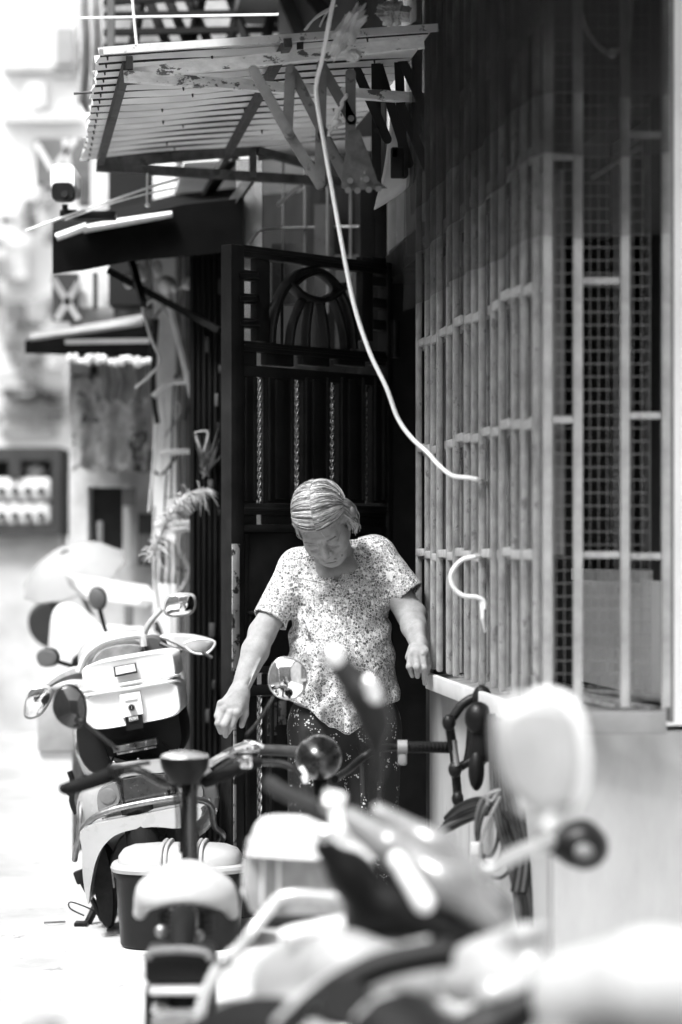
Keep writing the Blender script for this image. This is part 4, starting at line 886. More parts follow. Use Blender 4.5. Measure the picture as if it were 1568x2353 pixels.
# blouse
def shirt():
    G = Grid((-.31, 6.58, .56), (.27, 7.10, 1.29), .0027)
    G.ell(w(782, 1375, 6.88), (.146, .118, .135), None, .04); G.ell(w(783, 1490, 6.865), (.149, .128, .14), None, .05)
    G.ell(w(790, 1590, 6.88), (.158, .132, .15), None, .05); G.cone(w(692, 1302, 6.87), w(855, 1276, 6.88), .055, .056, .03)
    G.ell(w(775, 1300, 6.92), (.10, .07, .06), None, .04)
    ra, rb = w(681, 1312, 6.86), w(620, 1424, 6.80); la, lb = w(866, 1286, 6.875), w(940, 1368, 6.845)
    G.cone(ra, rb, .054, .0505, .03); G.cone(la, lb, .060, .050, .03)
    # cloth folds: ridges and valleys
    for a, b, r in (((690, 1400), (730, 1560), .006), ((780, 1500), (800, 1680), .006), ((720, 1560), (740, 1690), .006), ((830, 1580), (840, 1680), .006), ((700, 1330), (780, 1345), .004)):
        G.cone(w(*a, 6.745), w(*b, 6.745), r, r*1.3, .03)
    for a, b, r in (((672, 1395), (715, 1480), .004), ((895, 1395), (870, 1470), .005), ((662, 1350), (668, 1415), .006), ((893, 1310), (900, 1400), .005), ((915, 1540), (880, 1585), .006), ((760, 1520), (765, 1640), .005), ((890, 1560), (905, 1640), .006)):
        G.cone(w(*a, 6.735), w(*b, 6.735), r, r, .03, 'sub')
    f = G.f; sl, (X, Y, Z) = G.sl(G.lo, G.lo+G.h*(G.n-1)); sl = tuple(slice(0, n) for n in G.n)
    X, Y, Z = [(G.lo[k]+G.h*np.arange(G.n[k])).astype(np.float32).reshape([-1 if q == k else 1 for q in range(3)]) for k in range(3)]
    f += (.0028*np.sin(X*70+3*np.sin(Z*22))*np.clip((1.0-Z)*3, 0, 1)).astype(np.float32)                  # loose fall of the lower cloth
    for sx, cx, cz in ((1, 690, 1450), (-1, 895, 1420)):                                                   # creases running in from the armpits
        c = P(cx, cz, D0); m_ = np.exp(-((X-c.x)/.07)**2-((Z-c.z)/.10)**2)
        f += (.0045*np.sin(95*(Z*.8+sx*X*.75)+14*X)*m_).astype(np.float32)
    f += (.0030*np.sin(60*(X+.35*Z)+4*np.sin(14*Z))*np.exp(-((Z-P(0, 1560, D0).z)/.12)**2)).astype(np.float32)
    # hem: dips in the middle front, higher at the sides
    hz = (P(0, 1612, D0).z-.095*np.exp(-((X-P(792, 0, D0).x)/.085)**2)+.06*np.clip(Y-6.85, 0, .2)).astype(np.float32)
    f[:] = np.maximum(f, hz-Z)
    inner = G.f+.007
    # neckline V and its opening
    xl = P(740, 0, 6.75).x; xr = P(816, 0, 6.75).x; zt = P(0, 1262, 6.75).z; zb = P(0, 1338, 6.75).z; xm = P(774, 0, 6.75).x
    tz = (Z-zb)/(zt-zb); hw = np.clip(tz, -1, 1.12)*(xr-xl)/2; vv = np.maximum(np.abs(X-(xm+.006*tz))-hw, Y-6.90)*.8
    f[:] = np.maximum(f, -vv)
    G.cone(h(0, .03, -.05), w(772, 1300, 6.86), .050, .056, .004, 'sub')
    # hollow under hem, neck and sleeves
    low = np.maximum(inner, Z-(hz+.09)); f[:] = np.maximum(f, -low)
    for a, b in ((ra, rb), (la, lb)):
        t = (b-a)/np.linalg.norm(b-a); pl = (X-b[0])*t[0]+(Y-b[1])*t[1]+(Z-b[2])*t[2]
        near = (np.sqrt((X-b[0])**2+(Y-b[1])**2+(Z-b[2])**2) < .095)
        f[:] = np.where(near, np.maximum(f, pl), f)
    for a, b in ((ra, rb), (la, lb)):
        G.cone(a+(b-a)*.62, b+(b-a)*.3, .043, .0455, .0, 'sub')
    return G.mesh()
def shirt_mat():
    m = bpy.data.materials.new('leaf_print_cotton'); m.use_nodes = True; t = m.node_tree; b = t.nodes['Principled BSDF']; L = t.links.new; N = t.nodes.new
    tc = N('ShaderNodeTexCoord'); n0 = N('ShaderNodeTexNoise'); n0.inputs['Scale'].default_value = 70; n0.inputs['Detail'].default_value = 2; L(tc.outputs['Object'], n0.inputs['Vector'])
    ad = N('ShaderNodeMixRGB'); ad.blend_type = 'ADD'; ad.inputs[0].default_value = .010; L(tc.outputs['Object'], ad.inputs[1]); L(n0.outputs['Color'], ad.inputs[2])
    v1 = N('ShaderNodeTexVoronoi'); v1.feature = 'DISTANCE_TO_EDGE'; v1.inputs['Scale'].default_value = 130; L(ad.outputs[0], v1.inputs['Vector'])
    v2 = N('ShaderNodeTexVoronoi'); v2.feature = 'F1'; v2.inputs['Scale'].default_value = 130; L(ad.outputs[0], v2.inputs['Vector'])
    e = N('ShaderNodeMapRange'); e.inputs[1].default_value = .035; e.inputs[2].default_value = .075; L(v1.outputs['Distance'], e.inputs[0])   # 0 on the white veins, 1 in the leaf
    sp = N('ShaderNodeSeparateColor'); L(v2.outputs['Color'], sp.inputs[0])
    cr = N('ShaderNodeValToRGB'); el = cr.color_ramp.elements; el[0].position = .0; el[0].color = g(.06); el[1].position = .97; el[1].color = g(.75)
    for p_, v_ in ((.2, .12), (.45, .20), (.7, .30), (.9, .40)): q = el.new(p_); q.color = g(v_)
    L(sp.outputs[0], cr.inputs[0])
    mx = N('ShaderNodeMixRGB'); mx.inputs[1].default_value = g(.66); L(e.outputs[0], mx.inputs[0]); L(cr.outputs[0], mx.inputs[2]); L(mx.outputs[0], b.inputs['Base Color'])
    b.inputs['Roughness'].default_value = .85
    nb = N('ShaderNodeTexNoise'); nb.inputs['Scale'].default_value = 28; nb.inputs['Detail'].default_value = 4; L(tc.outputs['Object'], nb.inputs['Vector'])
    bu = N('ShaderNodeBump'); bu.inputs['Strength'].default_value = .75; bu.inputs['Distance'].default_value = .014; L(nb.outputs[0], bu.inputs['Height']); L(bu.outputs[0], b.inputs['Normal'])
    return m
V, Fc = shirt(); blouse = npmesh('blouse', V, Fc, shirt_mat(), person)
for x, y in ((781, 1390), (786, 1450), (790, 1510), (793, 1570), (795, 1630)): pass
# trousers
def trousers():
    G = Grid((-.24, 6.6, .08), (.24, 7.12, .74), .006)
    for a, k, an in lg:
        G.cone(a, k, .092, .080, .03); G.cone(k, (an[0], an[1]+.01, .12), .080, .070, .02)
    G.ell(w(792, 1640, 6.90), (.148, .122, .10), None, .05)
    for a, b in (((700, 1680), (705, 1850)), ((750, 1700), (740, 1900)), ((880, 1680), (870, 1900)), ((830, 1690), (838, 1880))): G.cone(w(*a, 6.81), w(*b, 6.78), .008, .01, .03)
    return G.mesh()
def trouser_mat():
    m = bpy.data.materials.new('flower_print_black'); m.use_nodes = True; t = m.node_tree; b = t.nodes['Principled BSDF']; L = t.links.new; N = t.nodes.new
    tc = N('ShaderNodeTexCoord'); v = N('ShaderNodeTexVoronoi'); v.inputs['Scale'].default_value = 125; L(tc.outputs['Object'], v.inputs['Vector'])
    n0 = N('ShaderNodeTexNoise'); n0.inputs['Scale'].default_value = 26; n0.inputs['Detail'].default_value = 2; L(tc.outputs['Object'], n0.inputs['Vector'])
    th = N('ShaderNodeMapRange'); th.inputs[1].default_value = .48; th.inputs[2].default_value = .62; th.inputs[3].default_value = .0; th.inputs[4].default_value = .42; L(n0.outputs[0], th.inputs[0])
    c = N('ShaderNodeMath'); c.operation = 'LESS_THAN'; L(v.outputs['Distance'], c.inputs[0]); L(th.outputs[0], c.inputs[1])
    mr = N('ShaderNodeMapRange'); mr.inputs[3].default_value = .007; mr.inputs[4].default_value = .38; L(c.outputs[0], mr.inputs[0]); L(mr.outputs[0], b.inputs['Base Color']); b.inputs['Roughness'].default_value = .85
    return m
V, Fc = trousers(); npmesh('trousers', V, Fc, trouser_mat(), person)
for a, k, an in lg:
    bm = B(); ell(bm, Vector((an[0]-.006, an[1]-.06, .012)), (.045, .12, .012)); obj('sandal', bm, rubber, person)
    bm = B(); tube(bm, [Vector((an[0]-.045, an[1]-.08, .02)), Vector((an[0]-.006, an[1]-.09, .062)), Vector((an[0]+.035, an[1]-.08, .02))], .009, 8, 5); obj('sandal_strap', bm, rubber, person)
# hair: a cap and combed strands parted in the middle
def hair_cap():
    G = Grid(h(0, 0, 0)-.16, h(0, 0, 0)+.16, .003)
    G.ell(h(0, .018, .034), he((.082, .097, .087)), HR, .01)
    for s in (-1, 1): G.cone(h(s*.072, .022, -.005), h(s*.074, .046, -.080), .030*HS, .019*HS, .02)
    G.cone(h(-.05, .07, -.04), h(.05, .07, -.04), .03, .03, .03)
    G.ell(h(0, -.085, -.030), he((.066, .076, .090)), HR, .012, 'sub')                                     # open at the face
    return G.mesh()
hm = mat('grey_hair', .26, .5, var=.4, vs=60, bump=.3, bs=240); hb = hm.node_tree.nodes['Principled BSDF']
V, Fc = hair_cap(); hair = npmesh('hair', V, Fc, hm, person)
def strands(n, seed):
    # locks: light and dark strands lie in bands as they were combed; every lock has its own lift and wave
    rr = random.Random(seed); sets = ([[], []], [[], []], [[], []])
    for i in range(n):
        s = rr.choice((-1, 1)); p0 = rr.uniform(12, 180); ph = R(p0); lock = .45*math.sin(p0*.31+s*1.3)+.35*math.sin(p0*.83+2*s)+rr.gauss(0, .75)
        which = 1 if lock < -.7 else (2 if lock > .8 else 0); verts, faces = sets[which]
        lift = .003+.0012*math.sin(p0*.8+s)+rr.uniform(-.0015, .003)+(.0012 if which == 1 else 0); pts = []; kk = R(11+rr.uniform(-4, 5)); wav = R(rr.uniform(.4, 1.6)); phs = rr.uniform(0, 6); endt = rr.uniform(.8, 1.0)
        for j in range(14):
            u = j/13; t = R(.6)+R(91)*u*endt; f_ = ph+kk*u+wav*math.sin(u*9+phs)*min(u*3, 1)
            o = Vector((s*math.sin(t)*.083, -math.cos(t)*math.cos(f_)*.0985, math.cos(t)*math.sin(f_)*.0885))
            o *= 1+(lift*(math.sin(math.pi*min(u*1.1, 1))*.8+.25))/.085; pts.append(o+Vector((0, .018, .034)))
        if rr.random() < .75:
            q = pts[-1]; dx = rr.uniform(-.004, .012); sw = rr.uniform(-.012, .012)
            pts += [q+Vector((s*(.003+dx*.5), .006+sw*.3, -.020)), q+Vector((s*(.003+dx), .012+sw*.7, -.045)), q+Vector((s*(-.002+dx), .016+sw, -.068+rr.uniform(-.012, .014)))]
        r0 = rr.uniform(.0006, .0010); b0 = len(verts); m_ = len(pts)
        for j, p in enumerate(pts):
            t = (pts[min(j+1, m_-1)]-pts[max(j-1, 0)]).normalized(); o = Vector((p.x, p.y-.018, p.z-.034)).normalized(); a = t.cross(o).normalized(); r = r0*(1 if j < m_-2 else .5)
            for q in (p+a*r, p+o*r*1.2, p-a*r): verts.append(tuple(HC+HR @ (q*HS)))
        for j in range(m_-1):
            for k in range(3): faces.append((b0+j*3+k, b0+j*3+(k+1) % 3, b0+(j+1)*3+(k+1) % 3, b0+(j+1)*3+k))
    for (v_, f_), mt in zip(sets, (mat('hair_strand', .46, .62, spec=.3, var=.3, vs=90), mat('hair_strand_dark', .10, .6, spec=.3, var=.3, vs=90), mat('hair_strand_white', .55, .6, spec=.3, var=.2, vs=90))):
        npmesh('hair_strands', np.array(v_), np.array(f_), mt, person)['kind'] = 'stuff'
strands(4200, 4)
def bob(n, seed, mt):                                            # loose ends hanging beside the ears
    rr = random.Random(seed); bm = B()
    for i in range(n):
        s = rr.choice((-1, 1)); a = Vector((s*rr.uniform(.070, .084), rr.uniform(-.012, .05), rr.uniform(.0, .03))); fl = rr.uniform(-.004, .014); ln = rr.uniform(.055, .095)
        pts = [a, a+Vector((s*(.006+fl*.3), .006, -ln*.4)), a+Vector((s*(.006+fl), .010, -ln*.75)), a+Vector((s*(fl*1.3-.002), .012+rr.uniform(-.012, .012), -ln))]
        tube(bm, [Vector(h(*p)) for p in spl(pts, 3)], .0008, 3)
    obj('hair_strands', bm, mt, person)['kind'] = 'stuff'
bob(420, 5, mat('hair_strand', .36)); bob(160, 6, mat('hair_strand_dark', .13))
def wisps(n, seed):                                              # flyaway hairs off the crown
    rr = random.Random(seed); bm = B()
    for i in range(n):
        th = rr.uniform(0, 2*math.pi); el_ = rr.uniform(.1, 1.4); d = Vector((math.cos(th)*math.cos(el_), math.sin(th)*math.cos(el_), math.sin(el_)))
        a = Vector((0, .018, .034))+Vector((d.x*.085, d.y*.10, d.z*.09)); t = d.cross(Vector((rr.gauss(0, 1), rr.gauss(0, 1), rr.gauss(0, 1)))).normalized()
        tube(bm, [Vector(h(*p)) for p in (a, a+t*.012+d*.004, a+t*.024+d*.003)], .0004, 3)
    obj('hair_strands', bm, mat('hair_strand', .36), person)['kind'] = 'stuff'
wisps(90, 3)
bm = B(); tube(bm, [Vector(h(.076, .0, -.052)), Vector(h(.079, -.006, -.06)), Vector(h(.075, -.008, -.066))], .0016, 6, 3); obj('earring', bm, chrome, person)
bm = B(); tube(bm, [Vector(h(.068, .0, .085)), Vector(h(.079, .012, .055)), Vector(h(.083, .02, .03))], .0016, 6, 4); obj('hairpin', bm, black, person)
# brows, lashes
bm = B(); rr = random.Random(2)
for s in (-1, 1):
    for k in range(40):
        u = rr.random(); a = h(s*(.014+.034*u), -.0915+.010*u*u, .010+.004*u+rr.uniform(-.002, .002)); tube(bm, [Vector(a), Vector(a)+Vector(HR @ Vector((s*.006, 0, .0012)))], [.0005, .0003], 3)
obj('eyebrows', bm, mat('brow', .12, .6), person).__setitem__('kind', 'stuff')
# ================================================================ WHITE SCOOTER with the white top box (leans on its side stand)
DO = .2
sc = thing('motor_scooter', 'white scooter seen from behind with a white top box, leaning on its stand', 'scooter', (P(340, 0, 7.15).x, 7.15, 0))
def pts(l, d): return [P(x, y, d) for x, y in l]
LT = Vector((-.14, 0, .99)).normalized(); LX = Vector((.985, 0, .17)).normalized()        # leaning up and across axes
def boxy(c, d, wx, wz, depth, p=5, taper=(1, 1), prof=((0, .86), (.04, .95), (.12, 1), (.88, 1), (.96, .95), (1, .86)), n=40):
    rings = [];
    for q, s in prof: rings.append(sring(P(*c, d)+Vector((0, depth*q, 0)), LX, LT, wx/2*s, wz/2*s, n, p))
    return loft(B(), rings)
# tail body: white shell
def scooter_shell():
    rings = []
    for d, cx, cy, rx, ry in ((6.93, 350, 1815, .155, .075), (6.96, 345, 1826, .195, .100), (7.02, 342, 1840, .212, .120), (7.15, 338, 1855, .215, .135), (7.35, 330, 1860, .20, .13), (7.6, 318, 1860, .15, .11)):
        rings.append(sring(P(cx, cy, d), LX, LT, rx, ry, 40, 2.7))
    return loft(B(), rings)
body_ = obj('tail_body', scooter_shell(), scoot_white, sc)
# lower skirt with the wheel arch cut
sk_pts = loop_pts(pts([(200, 1893), (330, 1862), (462, 1840), (470, 1870), (425, 1892), (357, 1889), (285, 1903), (248, 1930), (226, 1972), (214, 2030), (208, 2072), (197, 2015), (194, 1945)], 6.93), 4)
obj('skirt', pillow(B(), sk_pts, (0, 1, 0), .22, inset=.04), scoot_white, sc)
# tail lamps and dark reflector strip
lens = mat('lamp_lens', .17, .12, var=.25, vs=14, coat=.6)
for l in ([(228, 1815), (250, 1800), (276, 1797), (279, 1838), (262, 1858), (232, 1868), (224, 1845)], [(408, 1780), (440, 1775), (462, 1790), (470, 1830), (445, 1838), (412, 1822)]):
    o = obj('tail_lamp', pillow(B(), loop_pts(pts(l, 6.905), 3), (0, 1, 0), .03, inset=.1), lens, sc)
    cx = sum(a for a, b in l)/len(l); cy = sum(b for a, b in l)/len(l)
    for rr_ in (.024, .014, .006): obj('lamp_ring', disc(B(), P(cx-2, cy-2, 6.892-rr_*.12), (0, -1, 0), rr_, .004), lens if rr_ != .014 else mat('lens_mid', .42, .15), o)
obj('reflector_strip', pillow(B(), pts([(281, 1790), (320, 1783), (368, 1778), (404, 1776), (406, 1824), (372, 1830), (330, 1838), (284, 1845)], 6.905), (0, 1, 0), .025, inset=.05), mat('dark_lens', .025, .14, var=.8, vs=18, coat=.4, spots=(.2, 40, .62)), sc)
obj('lamp_divider', bar(B(), P(271, 1797, 6.89), P(284, 1852, 6.88), .006, .006), chrome, sc); obj('lamp_divider', bar(B(), P(382, 1772, 6.89), P(388, 1832, 6.88), .006, .006), chrome, sc)
obj('number_panel', pillow(B(), pts([(258, 1755), (300, 1748), (390, 1740), (394, 1772), (300, 1782), (256, 1792)], 6.93), (0, 1, 0), .05, inset=.05), scoot_white, sc)
obj('inner_fender', pillow(B(), loop_pts(pts([(265, 1945), (300, 1905), (360, 1892), (430, 1896), (455, 1915), (455, 1990), (265, 2010)], 6.99), 3), (0, 1, 0), .05, inset=.06), mat('fender_grey', .07, .55, var=.4, vs=12), sc)
bm = B(); bar(bm, P(316, 1929, 6.955), P(380, 1921, 6.955), .05, .012); obj('fender_panel', pillow(bm, pts([(317, 1910), (383, 1903), (383, 1940), (319, 1948)], 6.965), (0, 1, 0), .02, inset=.06), mat('fender_grey', .07), sc)
bm = B(); slab(bm, 402, 1925, 428, 1943, 6.95, .01, .002); obj('fender_bracket', bm, steel, sc)
for a, b in (((289, 1868, 6.905), (293, 1903, 6.905)), ((408, 1850, 6.905), (412, 1890, 6.905)), ((236, 1880, 6.9), (250, 1925, 6.9))): obj('panel_gap', tube(B(), [P(*a), P(*b)], .0022, 6), black, sc)
for l in (((255, 1700), (262, 1735), (250, 1760), (236, 1775)), ((275, 1735), (300, 1752), (330, 1748), (352, 1735)), ((372, 1705), (392, 1730), (402, 1752), (418, 1762)), ((240, 1710), (252, 1745), (278, 1765))): obj('cable', tube(B(), [P(x, y, 6.96) for x, y in l], .0032, 6, 4), black, sc)
for x, y in ((300, 1762), (345, 1757), (262, 1752), (392, 1742), (318, 1745)): obj('bolt', ell(B(), P(x, y, 6.93), (.006, .004, .006), None, 10, 6), chrome, sc)
# rear wheel
def wheel(parent, c, axis, r, wdt, m=rubber, rim=steel, nsp=10):
    axis = Vector(axis).normalized(); s = axis.cross(Vector((0, 0, 1))).normalized(); q = s.cross(axis); c = Vector(c); rings = []
    for k in range(36):
        a = 2*math.pi*k/36; o = s*math.cos(a)+q*math.sin(a)
        rings.append([c+o*(r-wdt*.55)+(o*math.cos(b)+axis*math.sin(b))*wdt*.55 for b in [2*math.pi*i/10 for i in range(10)]])
    bm = B(); vs = [[bm.verts.new(p) for p in r_] for r_ in rings]
    for a, b in zip(vs, vs[1:]+vs[:1]):
        for k in range(10): bm.faces.new((a[k], a[(k+1) % 10], b[(k+1) % 10], b[k]))
    t = obj('tyre', bm, m, parent)
    bm = B(); rr_ = r-wdt*1.05; disc(bm, c, axis, wdt*.55, wdt*1.1, 14)
    for k in range(nsp):
        a = 2*math.pi*k/nsp; tube(bm, [c, c+(s*math.cos(a)+q*math.sin(a))*rr_], .006, 6)
    for k in range(30):
        a = 2*math.pi*k/30; b = 2*math.pi*(k+1)/30; tube(bm, [c+(s*math.cos(a)+q*math.sin(a))*rr_, c+(s*math.cos(b)+q*math.sin(b))*rr_], .009, 6)
    obj('rim', bm, rim, t); return t
wheel(sc, (P(345, 0, 7.2).x, 7.2, .215), (1, .12, .16), .215, .09)
tyf = wheel(sc, (P(285, 0, 8.2).x, 8.25, .215), (1, .12, .12), .215, .08)
obj('swing_arm', pillow(B(), loop_pts(pts([(222, 1960), (245, 1930), (262, 1990), (268, 2070), (262, 2125), (240, 2118), (222, 2040)], 7.05), 3), (0, 1, 0), .16, inset=.1), mat('engine_dark', .025, .5, metal=.3, var=.6, vs=20, bump=.3), sc)
bm = B(); tube(bm, pts([(262, 1965), (258, 2000), (263, 2040)], 6.98), .006, 7); obj('shock', bm, steel, sc)
# chrome crash rail
bm = B(); tube(bm, [P(172, 1975, 7.0), P(179, 1935, 6.92), P(204, 1889, 6.87), P(247, 1865, 6.85), P(310, 1849, 6.84), P(404, 1833, 6.84), P(452, 1836, 6.87), P(484, 1852, 6.92), P(493, 1898, 6.95), P(511, 1915, 6.97), P(512, 1928, 7.0), P(500, 1940, 7.05)], .0095, 10, 5); obj('crash_rail', bm, steel, sc)
bm = B(); tube(bm, [P(176, 1960, 6.98), P(183, 1900, 6.97), P(186, 1850, 7.0), P(198, 1815, 7.1), P(216, 1795, 7.2)], .008, 9, 4); obj('crash_rail', bm, steel, sc); obj('crash_rail', tube(B(), [P(452, 1760, 7.1), P(468, 1805, 7.0), P(486, 1853, 6.93)], .007, 8, 3), steel, sc)
bm = B(); tube(bm, [P(207, 1802, 7.0), P(232, 1760, 7.0), P(238, 1725, 7.05)], .011, 8, 4); obj('grab_rail', bm, steel, sc); obj('grab_rail', tube(B(), [P(290, 1752, 6.95), P(230, 1735, 7.0)], .005, 6), steel, sc); obj('grab_rail', tube(B(), [P(398, 1690, 7.0), P(412, 1720, 7.0), P(434, 1738, 6.97)], .006, 7, 3), steel, sc)
# seat and rack under the box
rings = []
for d, cx, cy, rx, ry in ((7.1, 305, 1720, .10, .03), (7.15, 303, 1715, .155, .05), (7.5, 292, 1700, .165, .055), (7.8, 285, 1690, .12, .04)): rings.append(sring(P(cx, cy, d), LX, LT, rx, ry, 30, 2.5))
obj('seat', loft(B(), rings), black, sc)
bm = B(); prism(bm, pts([(215, 1730), (385, 1698), (400, 1745), (330, 1765), (260, 1775), (225, 1765)], 7.02), (0, .3, 0)); obj('under_tray', bm, gloss_black, sc)
bm = B(); bar(bm, P(262, 1722, 6.93), P(362, 1702, 6.93), .05, .018); bar(bm, P(270, 1732, 6.92), P(360, 1715, 6.92), .03, .006); obj('rack_plate', bm, mat('scratched_metal', .12, .35, metal=.6, var=.9, vs=30, spots=(.5, 45, .58)), sc)
bm = B(); rings = []
for y, s in ((6.98, .96), (7.0, 1), (7.3, 1)): rings.append(sring(P(298, 1690, 6.98)+Vector((0, y-6.98, 0)), LX, LT, .160*s, .125*s, 30, 2.6))
obj('back_pad', loft(bm, rings), mat('pad_black', .008, .6), sc)
# top box
tb = mat('box_white', .74)
lidc = (296, 1546); botc = (304, 1622)
def tbring(c, y, wx, wz, s): return sring(P(*c, 6.88)+Vector((0, y, 0)), LX, LT, wx*s, wz*s, 48, 5)
def tbox(c, wx, wz, dep, s0=.9):
    return loft(B(), [tbring(c, y, wx, wz, s) for y, s in ((.003, s0*.9), (.0, .94), (.002, .97), (.008, .988), (.025, 1), (dep-.03, 1), (dep-.008, .97), (dep, .93))])
topb = obj('top_box', tbox(botc, .143, .056, .33, .94), tb, sc)
obj('box_lid', tbox(lidc, .139, .046, .33, .9), tb, topb)
for y0, y1 in ((1588, 1552), (1600, 1564)):
    bm = B(); tube(bm, [P(184, y0-3, 7.0), P(190, y0-2, 6.89), P(240, y0-9, 6.872), P(350, y1+9, 6.872), P(404, y1, 6.885), P(413, y1+2, 7.0)], .0045, 8, 4); obj('box_seam', bm, tb, topb)
bm = B(); prism(bm, [P(x, y, 6.862) for x, y in ((261, 1532), (312, 1523), (316, 1546), (264, 1556))], (0, .012, 0)); obj('badge', bm, mat('badge_dark', .05, .4), topb)
bm = B(); prism(bm, [P(x, y, 6.857) for x, y in ((265, 1533), (309, 1525), (313, 1542), (267, 1551))], (0, .008, 0)); obj('badge', bm, mat('badge_pale', .6, .35), topb)
bm = B(); prism(bm, [P(x, y, 6.863) for x, y in ((275, 1597), (322, 1589), (330, 1640), (281, 1650))], (0, .02, 0)); obj('latch_plate', bm, tb, topb)
bm = B(); prism(bm, [P(x, y, 6.859) for x, y in ((284, 1596), (312, 1591), (315, 1606), (287, 1611))], (0, .01, 0)); obj('latch_button', bm, tb, topb)
kl = obj('keyhole', disc(B(), P(303, 1626, 6.857), (0, -1, 0), .0105, .01), steel, topb)
obj('keyhole_ring', disc(B(), P(303, 1626, 6.854), (0, -1, 0), .0075, .008), black, kl)
bm = B(); box(bm, P(303, 1626, 6.849), (.0022, .004, .009)); obj('key_slot', bm, mirror_m, kl)
bm = B(); prism(bm, [P(x, y, 6.861) for x, y in ((288, 1648), (326, 1641), (330, 1672), (292, 1680))], (0, .02, 0)); obj('latch_strap', bm, black, topb)
bm = B(); prism(bm, [P(x, y, 6.857) for x, y in ((295, 1648), (317, 1644), (319, 1654), (297, 1659))], (0, .006, 0)); pb = obj('push_plate', bm, mat('push_grey', .2, .4), topb)
def text(s, loc, size, m, rotz, parent, name='lettering'):
    cu = bpy.data.curves.new(name, 'FONT'); cu.body = s; cu.size = size; cu.align_x = 'CENTER'; cu.align_y = 'CENTER'; cu.extrude = .0006
    tmp = bpy.data.objects.new(name, cu); COL.objects.link(tmp); dg = bpy.context.evaluated_depsgraph_get()
    me = bpy.data.meshes.new_from_object(tmp.evaluated_get(dg)); bpy.data.objects.remove(tmp)
    me.transform(Matrix.Translation(loc) @ Matrix.Rotation(rotz, 4, 'Y') @ Matrix.Rotation(R(90), 4, 'X'))
    me.transform(wmat(parent).inverted()); me.materials.clear(); me.materials.append(m)
    o = bpy.data.objects.new(name, me); COL.objects.link(o); o.parent = parent; return o
text('PUSH', P(307, 1651.5, 6.8555), .0105, mat('letter_pale', .7, .5), R(-10), pb)
# headset, dash hood, levers, guards, mirrors
rings = []
for y, s in ((7.35, .72), (7.38, .95), (7.45, 1.0), (7.7, .9), (7.85, .5)): rings.append(sring(P(268, 1510, 7.4)+Vector((-.02*(y-7.4)/.3, y-7.4, 0)), LX, LT, .125*s, .085*s, 36, 2.3))
obj('headset_cowl', loft(B(), rings), mat('cowl_grey', .42, .3, var=.15, coat=.3), sc)
hood = spl(pts([(182, 1545), (200, 1505), (235, 1478), (285, 1464), (325, 1462), (332, 1485)], 7.33), 6)
obj('dash_hood', tube(B(), hood, [.012]*len(hood), 8), mat('hood_pale', .6, .25), sc)
obj('dash_glass', pillow(B(), loop_pts(pts([(210, 1530), (228, 1497), (270, 1482), (322, 1482), (328, 1505), (300, 1520), (250, 1532)], 7.32), 3), (0, 1, 0), .04, inset=.1), mat('dash_glass', .22, .12, var=.6, vs=12, coat=.5), sc)
obj('switch_pod', pillow(B(), loop_pts(pts([(318, 1470), (350, 1458), (380, 1470), (384, 1502), (340, 1508), (322, 1495)], 7.4), 3), (0, 1, 0), .09, inset=.25), mat('pod_grey', .09, .35), sc)
guard = mat('guard_clear', .7, .15, var=.1, coat=.5, trans=.25)
obj('hand_guard', pillow(B(), loop_pts(pts([(366, 1462), (400, 1455), (450, 1458), (496, 1474), (478, 1502), (440, 1500), (405, 1482)], 7.35), 3), (0, 1, 0), .07, inset=.3), guard, sc)
bm = B(); tube(bm, loop_pts(pts([(424, 1480), (455, 1470), (494, 1475), (478, 1500), (445, 1500)], 7.30), 4), .004, 6); obj('guard_rim', bm, white_paint, sc)
bm = B(); tube(bm, pts([(466, 1498), (488, 1512)], 7.3), .006, 8); tube(bm, pts([(368, 1478), (400, 1492), (420, 1494)], 7.33), .007, 8); obj('brake_lever', bm, steel, sc)
def mirror(parent, outline, d, stem, rad, glass=mirror_m, shell=black, th=.03, tilt=(0, 0), rim=None, shrink=.86):
    o = loop_pts(pts(outline, d), 4); c = sum(o, Vector())/len(o)
    ti = [p+Vector((0, (p.x-c.x)*tilt[0]+(p.z-c.z)*tilt[1], 0)) for p in o]
    bm = B(); tube(bm, [P(*s) for s in stem], rad, 8, 4); obj('mirror_stem', bm, rim or shell, parent)
    m = obj('mirror', pillow(B(), [p+Vector((0, .004, 0)) for p in ti], (tilt[0]*-1, 1, tilt[1]*-1), th, inset=.18), shell, parent)
    gl = [c+(p-c)*shrink+Vector((0, -th*.5+.002, 0)) for p in ti]
    obj('mirror_glass', pillow(B(), gl, (-tilt[0], 1, -tilt[1]), .006, inset=.05), glass, m); return m
shellw = mat('mirror_shell_pale', .35, .3, var=.2)
mirror(sc, [(377, 1386), (390, 1366), (420, 1362), (448, 1368), (451, 1396), (435, 1413), (400, 1418), (378, 1410)], 7.4, ((332, 1455, 7.45), (345, 1430, 7.43), (372, 1400, 7.42)), [.010, .009, .008], rim=scoot_white, shell=shellw, tilt=(.05, -.15))
mirror(sc, [(57, 1612), (70, 1582), (95, 1573), (118, 1580), (119, 1605), (98, 1640), (72, 1653), (55, 1645)], 7.25, ((190, 1545, 7.4), (160, 1548, 7.36), (130, 1560, 7.32), (105, 1578, 7.28)), [.022, .020, .016, .010], rim=scoot_white, shell=shellw, tilt=(.1, -.1))
